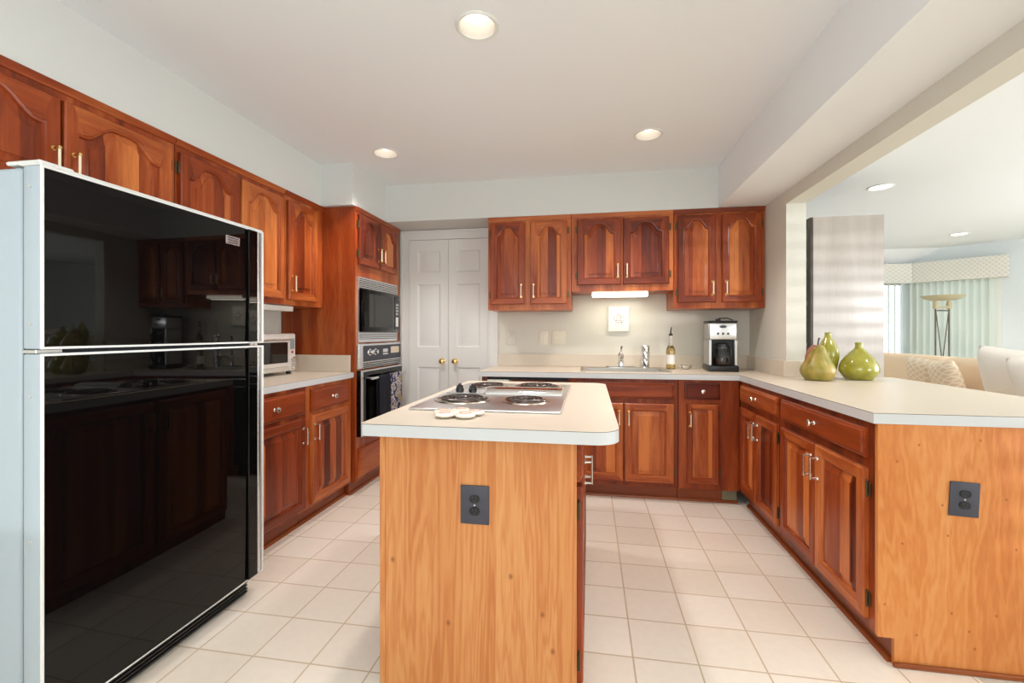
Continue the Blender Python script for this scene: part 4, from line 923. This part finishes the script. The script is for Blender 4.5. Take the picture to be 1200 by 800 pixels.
for k in range(12):
    b = MB(); p = Vector(bayp(0.06 + k * 0.075, 0.09, 0)); d = Vector((math.cos(-PI / 4 + 0.75), math.sin(-PI / 4 + 0.75), 0)); vane_strip(b, p, d, 0.089, 0.03, 1.943); b.build('vane', 'vane', b2)
b = MB(); baybox(b, 0.87, 0.96, 0.001, 0.02, 0.0, 2.12); struct('trim_6', b, 'trim', 'white casing at the right side of the angled bay window')
# torchiere
fl = thing('floor_lamp', 'torchiere floor lamp with shallow bowl and thin crossed rods behind the sofa', 'floor lamp', (4.665, 6.98, 0), 0.3)
M['bronze'] = mat('lamp_bronze', srgb(92, 84, 70), 0.4, 0.5)
M['lamp_bowl'] = mat('lamp_bowl', srgb(196, 184, 150), 0.5)
b = MB(); b.lathe([(0.17, 0.0006), (0.17, 0.015), (0.05, 0.03)], (0, 0, 0), 28); b.build('base', 'bronze', fl)
b = MB()
for x in (-0.105, 0.105): b.cyl((x, 0, 0.015), (x, 0, 1.52), 0.009, seg=10)
b.cyl((-0.105, 0, 1.50), (0.105, 0, 1.50), 0.008, seg=8); b.cyl((-0.10, 0.0, 1.50), (0, 0.0, 0.8), 0.006, seg=8); b.cyl((0.10, 0.0, 1.50), (0, 0.0, 0.8), 0.006, seg=8); b.build('rod_frame', 'bronze', fl)
b = MB(); b.box(-0.13, 0.13, -0.02, 0.02, 1.535, 1.56, 0.005)
for x in (-0.105, 0.105): b.lathe([(0.022, 1.521), (0.03, 1.54), (0.03, 1.60), (0.02, 1.63)], (x, 0, 0), 14)
b.build('bracket', 'lamp_bowl', fl)
b = MB(); b.lathe([(0.03, 1.632), (0.13, 1.640), (0.20, 1.665), (0.232, 1.70), (0.225, 1.70), (0.19, 1.672), (0.02, 1.65)], (0, 0, 0), 32); b.build('bowl_shade', 'lamp_bowl', fl)
# sofa along X = 4, facing -X
def cushion(b, w, h, d, c, rot, pw=2.6, seg=12):
    """soft pillow: w across, h up, d thick, in the local frame given by rot and c"""
    L = []
    g = [[None] * (seg + 1) for _ in range(2 * (seg + 1))]
    for s_ in (0, 1):
        for i in range(seg + 1):
            for j in range(seg + 1):
                u, v_ = 2 * i / seg - 1, 2 * j / seg - 1
                k = max(0.0, (1 - abs(u) ** pw) * (1 - abs(v_) ** pw)) ** 0.5
                pin = 1 - 0.07 * (1 - abs(u) ** 2) * abs(v_) ** 3; pin2 = 1 - 0.07 * (1 - abs(v_) ** 2) * abs(u) ** 3
                rc = 1 - 0.10 * (u * v_) ** 4
                p = Vector((u * w / 2 * pin2 * rc, (-1 if s_ else 1) * k * d / 2, v_ * h / 2 * pin * rc))
                g[s_ * (seg + 1) + i][j] = b.bm.verts.new(Vector(c) + rot @ p)
    for s_ in (0, 1):
        for i in range(seg):
            for j in range(seg):
                q = [g[s_ * (seg + 1) + i][j], g[s_ * (seg + 1) + i + 1][j], g[s_ * (seg + 1) + i + 1][j + 1], g[s_ * (seg + 1) + i][j + 1]]
                b.bm.faces.new(q)
    return b
sf = thing('sofa', 'long cream upholstered sofa in the living room behind the peninsula', 'sofa', (3.72, 5.3, 0), 0)
b = MB(); b.box(-0.85, 0.05, -1.9, 1.9, 0.06, 0.42, 0.03, 3); b.build('seat_base', 'sofa', sf)
for k in range(3):
    b = MB(); y0 = -1.9 + k * 1.267; b.box(-0.86, -0.22, y0 + 0.005, y0 + 1.262, 0.425, 0.56, 0.04, 3); b.build('seat_cushion', 'sofa', sf)
b = MB(); b.box(0.055, 0.24, -1.9, 1.9, 0.06, 0.86, 0.05, 3); b.build('sofa_back', 'sofa', sf)
for k in range(2):
    b = MB(); y0 = -1.85 + k * 1.86; b.box(-0.20, 0.05, y0 + 0.006, y0 + 1.85, 0.565, 0.955, 0.07, 4); b.build('back_cushion', 'sofa', sf)
b = MB()
for x, y in ((-0.78, -1.8), (-0.78, 1.8), (0.18, -1.8), (0.18, 1.8)): pass
for x, y in ((-0.78, -1.8), (-0.78, 1.8), (0.18, -1.8), (0.18, 1.8)):
    b = MB(); b.lathe([(0.022, 0.0006), (0.028, 0.058)], (x, y, 0), 12); b.build('foot', 'brick_dark', sf)
M['tan_print'] = M['trellis'].copy(); M['tan_print'].name = 'tan_trellis'
for n_ in M['tan_print'].node_tree.nodes:
    if n_.type == 'MIX_RGB': n_.inputs[1].default_value = (*srgb(226, 204, 176), 1); n_.inputs[2].default_value = (*srgb(240, 228, 208), 1)
GW = 'pillows on the sofa'
def pillow(loc, size, rz, tilt, m, label, roll=0.0, d=0.15):
    b = MB(); cushion(b, size, size, d, (0, 0, 0), Matrix.Identity(3))
    o = b.build('throw_pillow', m, None, loc, (0, 0, 0), ang=180)
    o.rotation_euler = (tilt, roll, rz); return tag(o, label, 'pillow', GW)
pillow((3.40, 5.34, 0.772), 0.38, -PI / 2 + 0.2, 0.25, 'tan_print', 'tan patterned pillow leaning at the middle of the sofa, behind another', 0.12)
pillow((3.34, 4.95, 0.766), 0.37, -PI / 2 - 0.1, 0.25, 'tan_print', 'tan patterned pillow nearer the large white pillow on the sofa', -0.15)
pillow((3.30, 4.20, 0.845), 0.52, -PI / 2 + 0.1, 0.30, 'pillow_white', 'large white pillow at the near end of the sofa', 0.1, 0.2)
pillow((3.14, 3.72, 0.825), 0.48, -PI / 2 + 0.1, 0.30, 'pillow_white', 'smaller white pillow in front of the large white one', -0.1, 0.18)
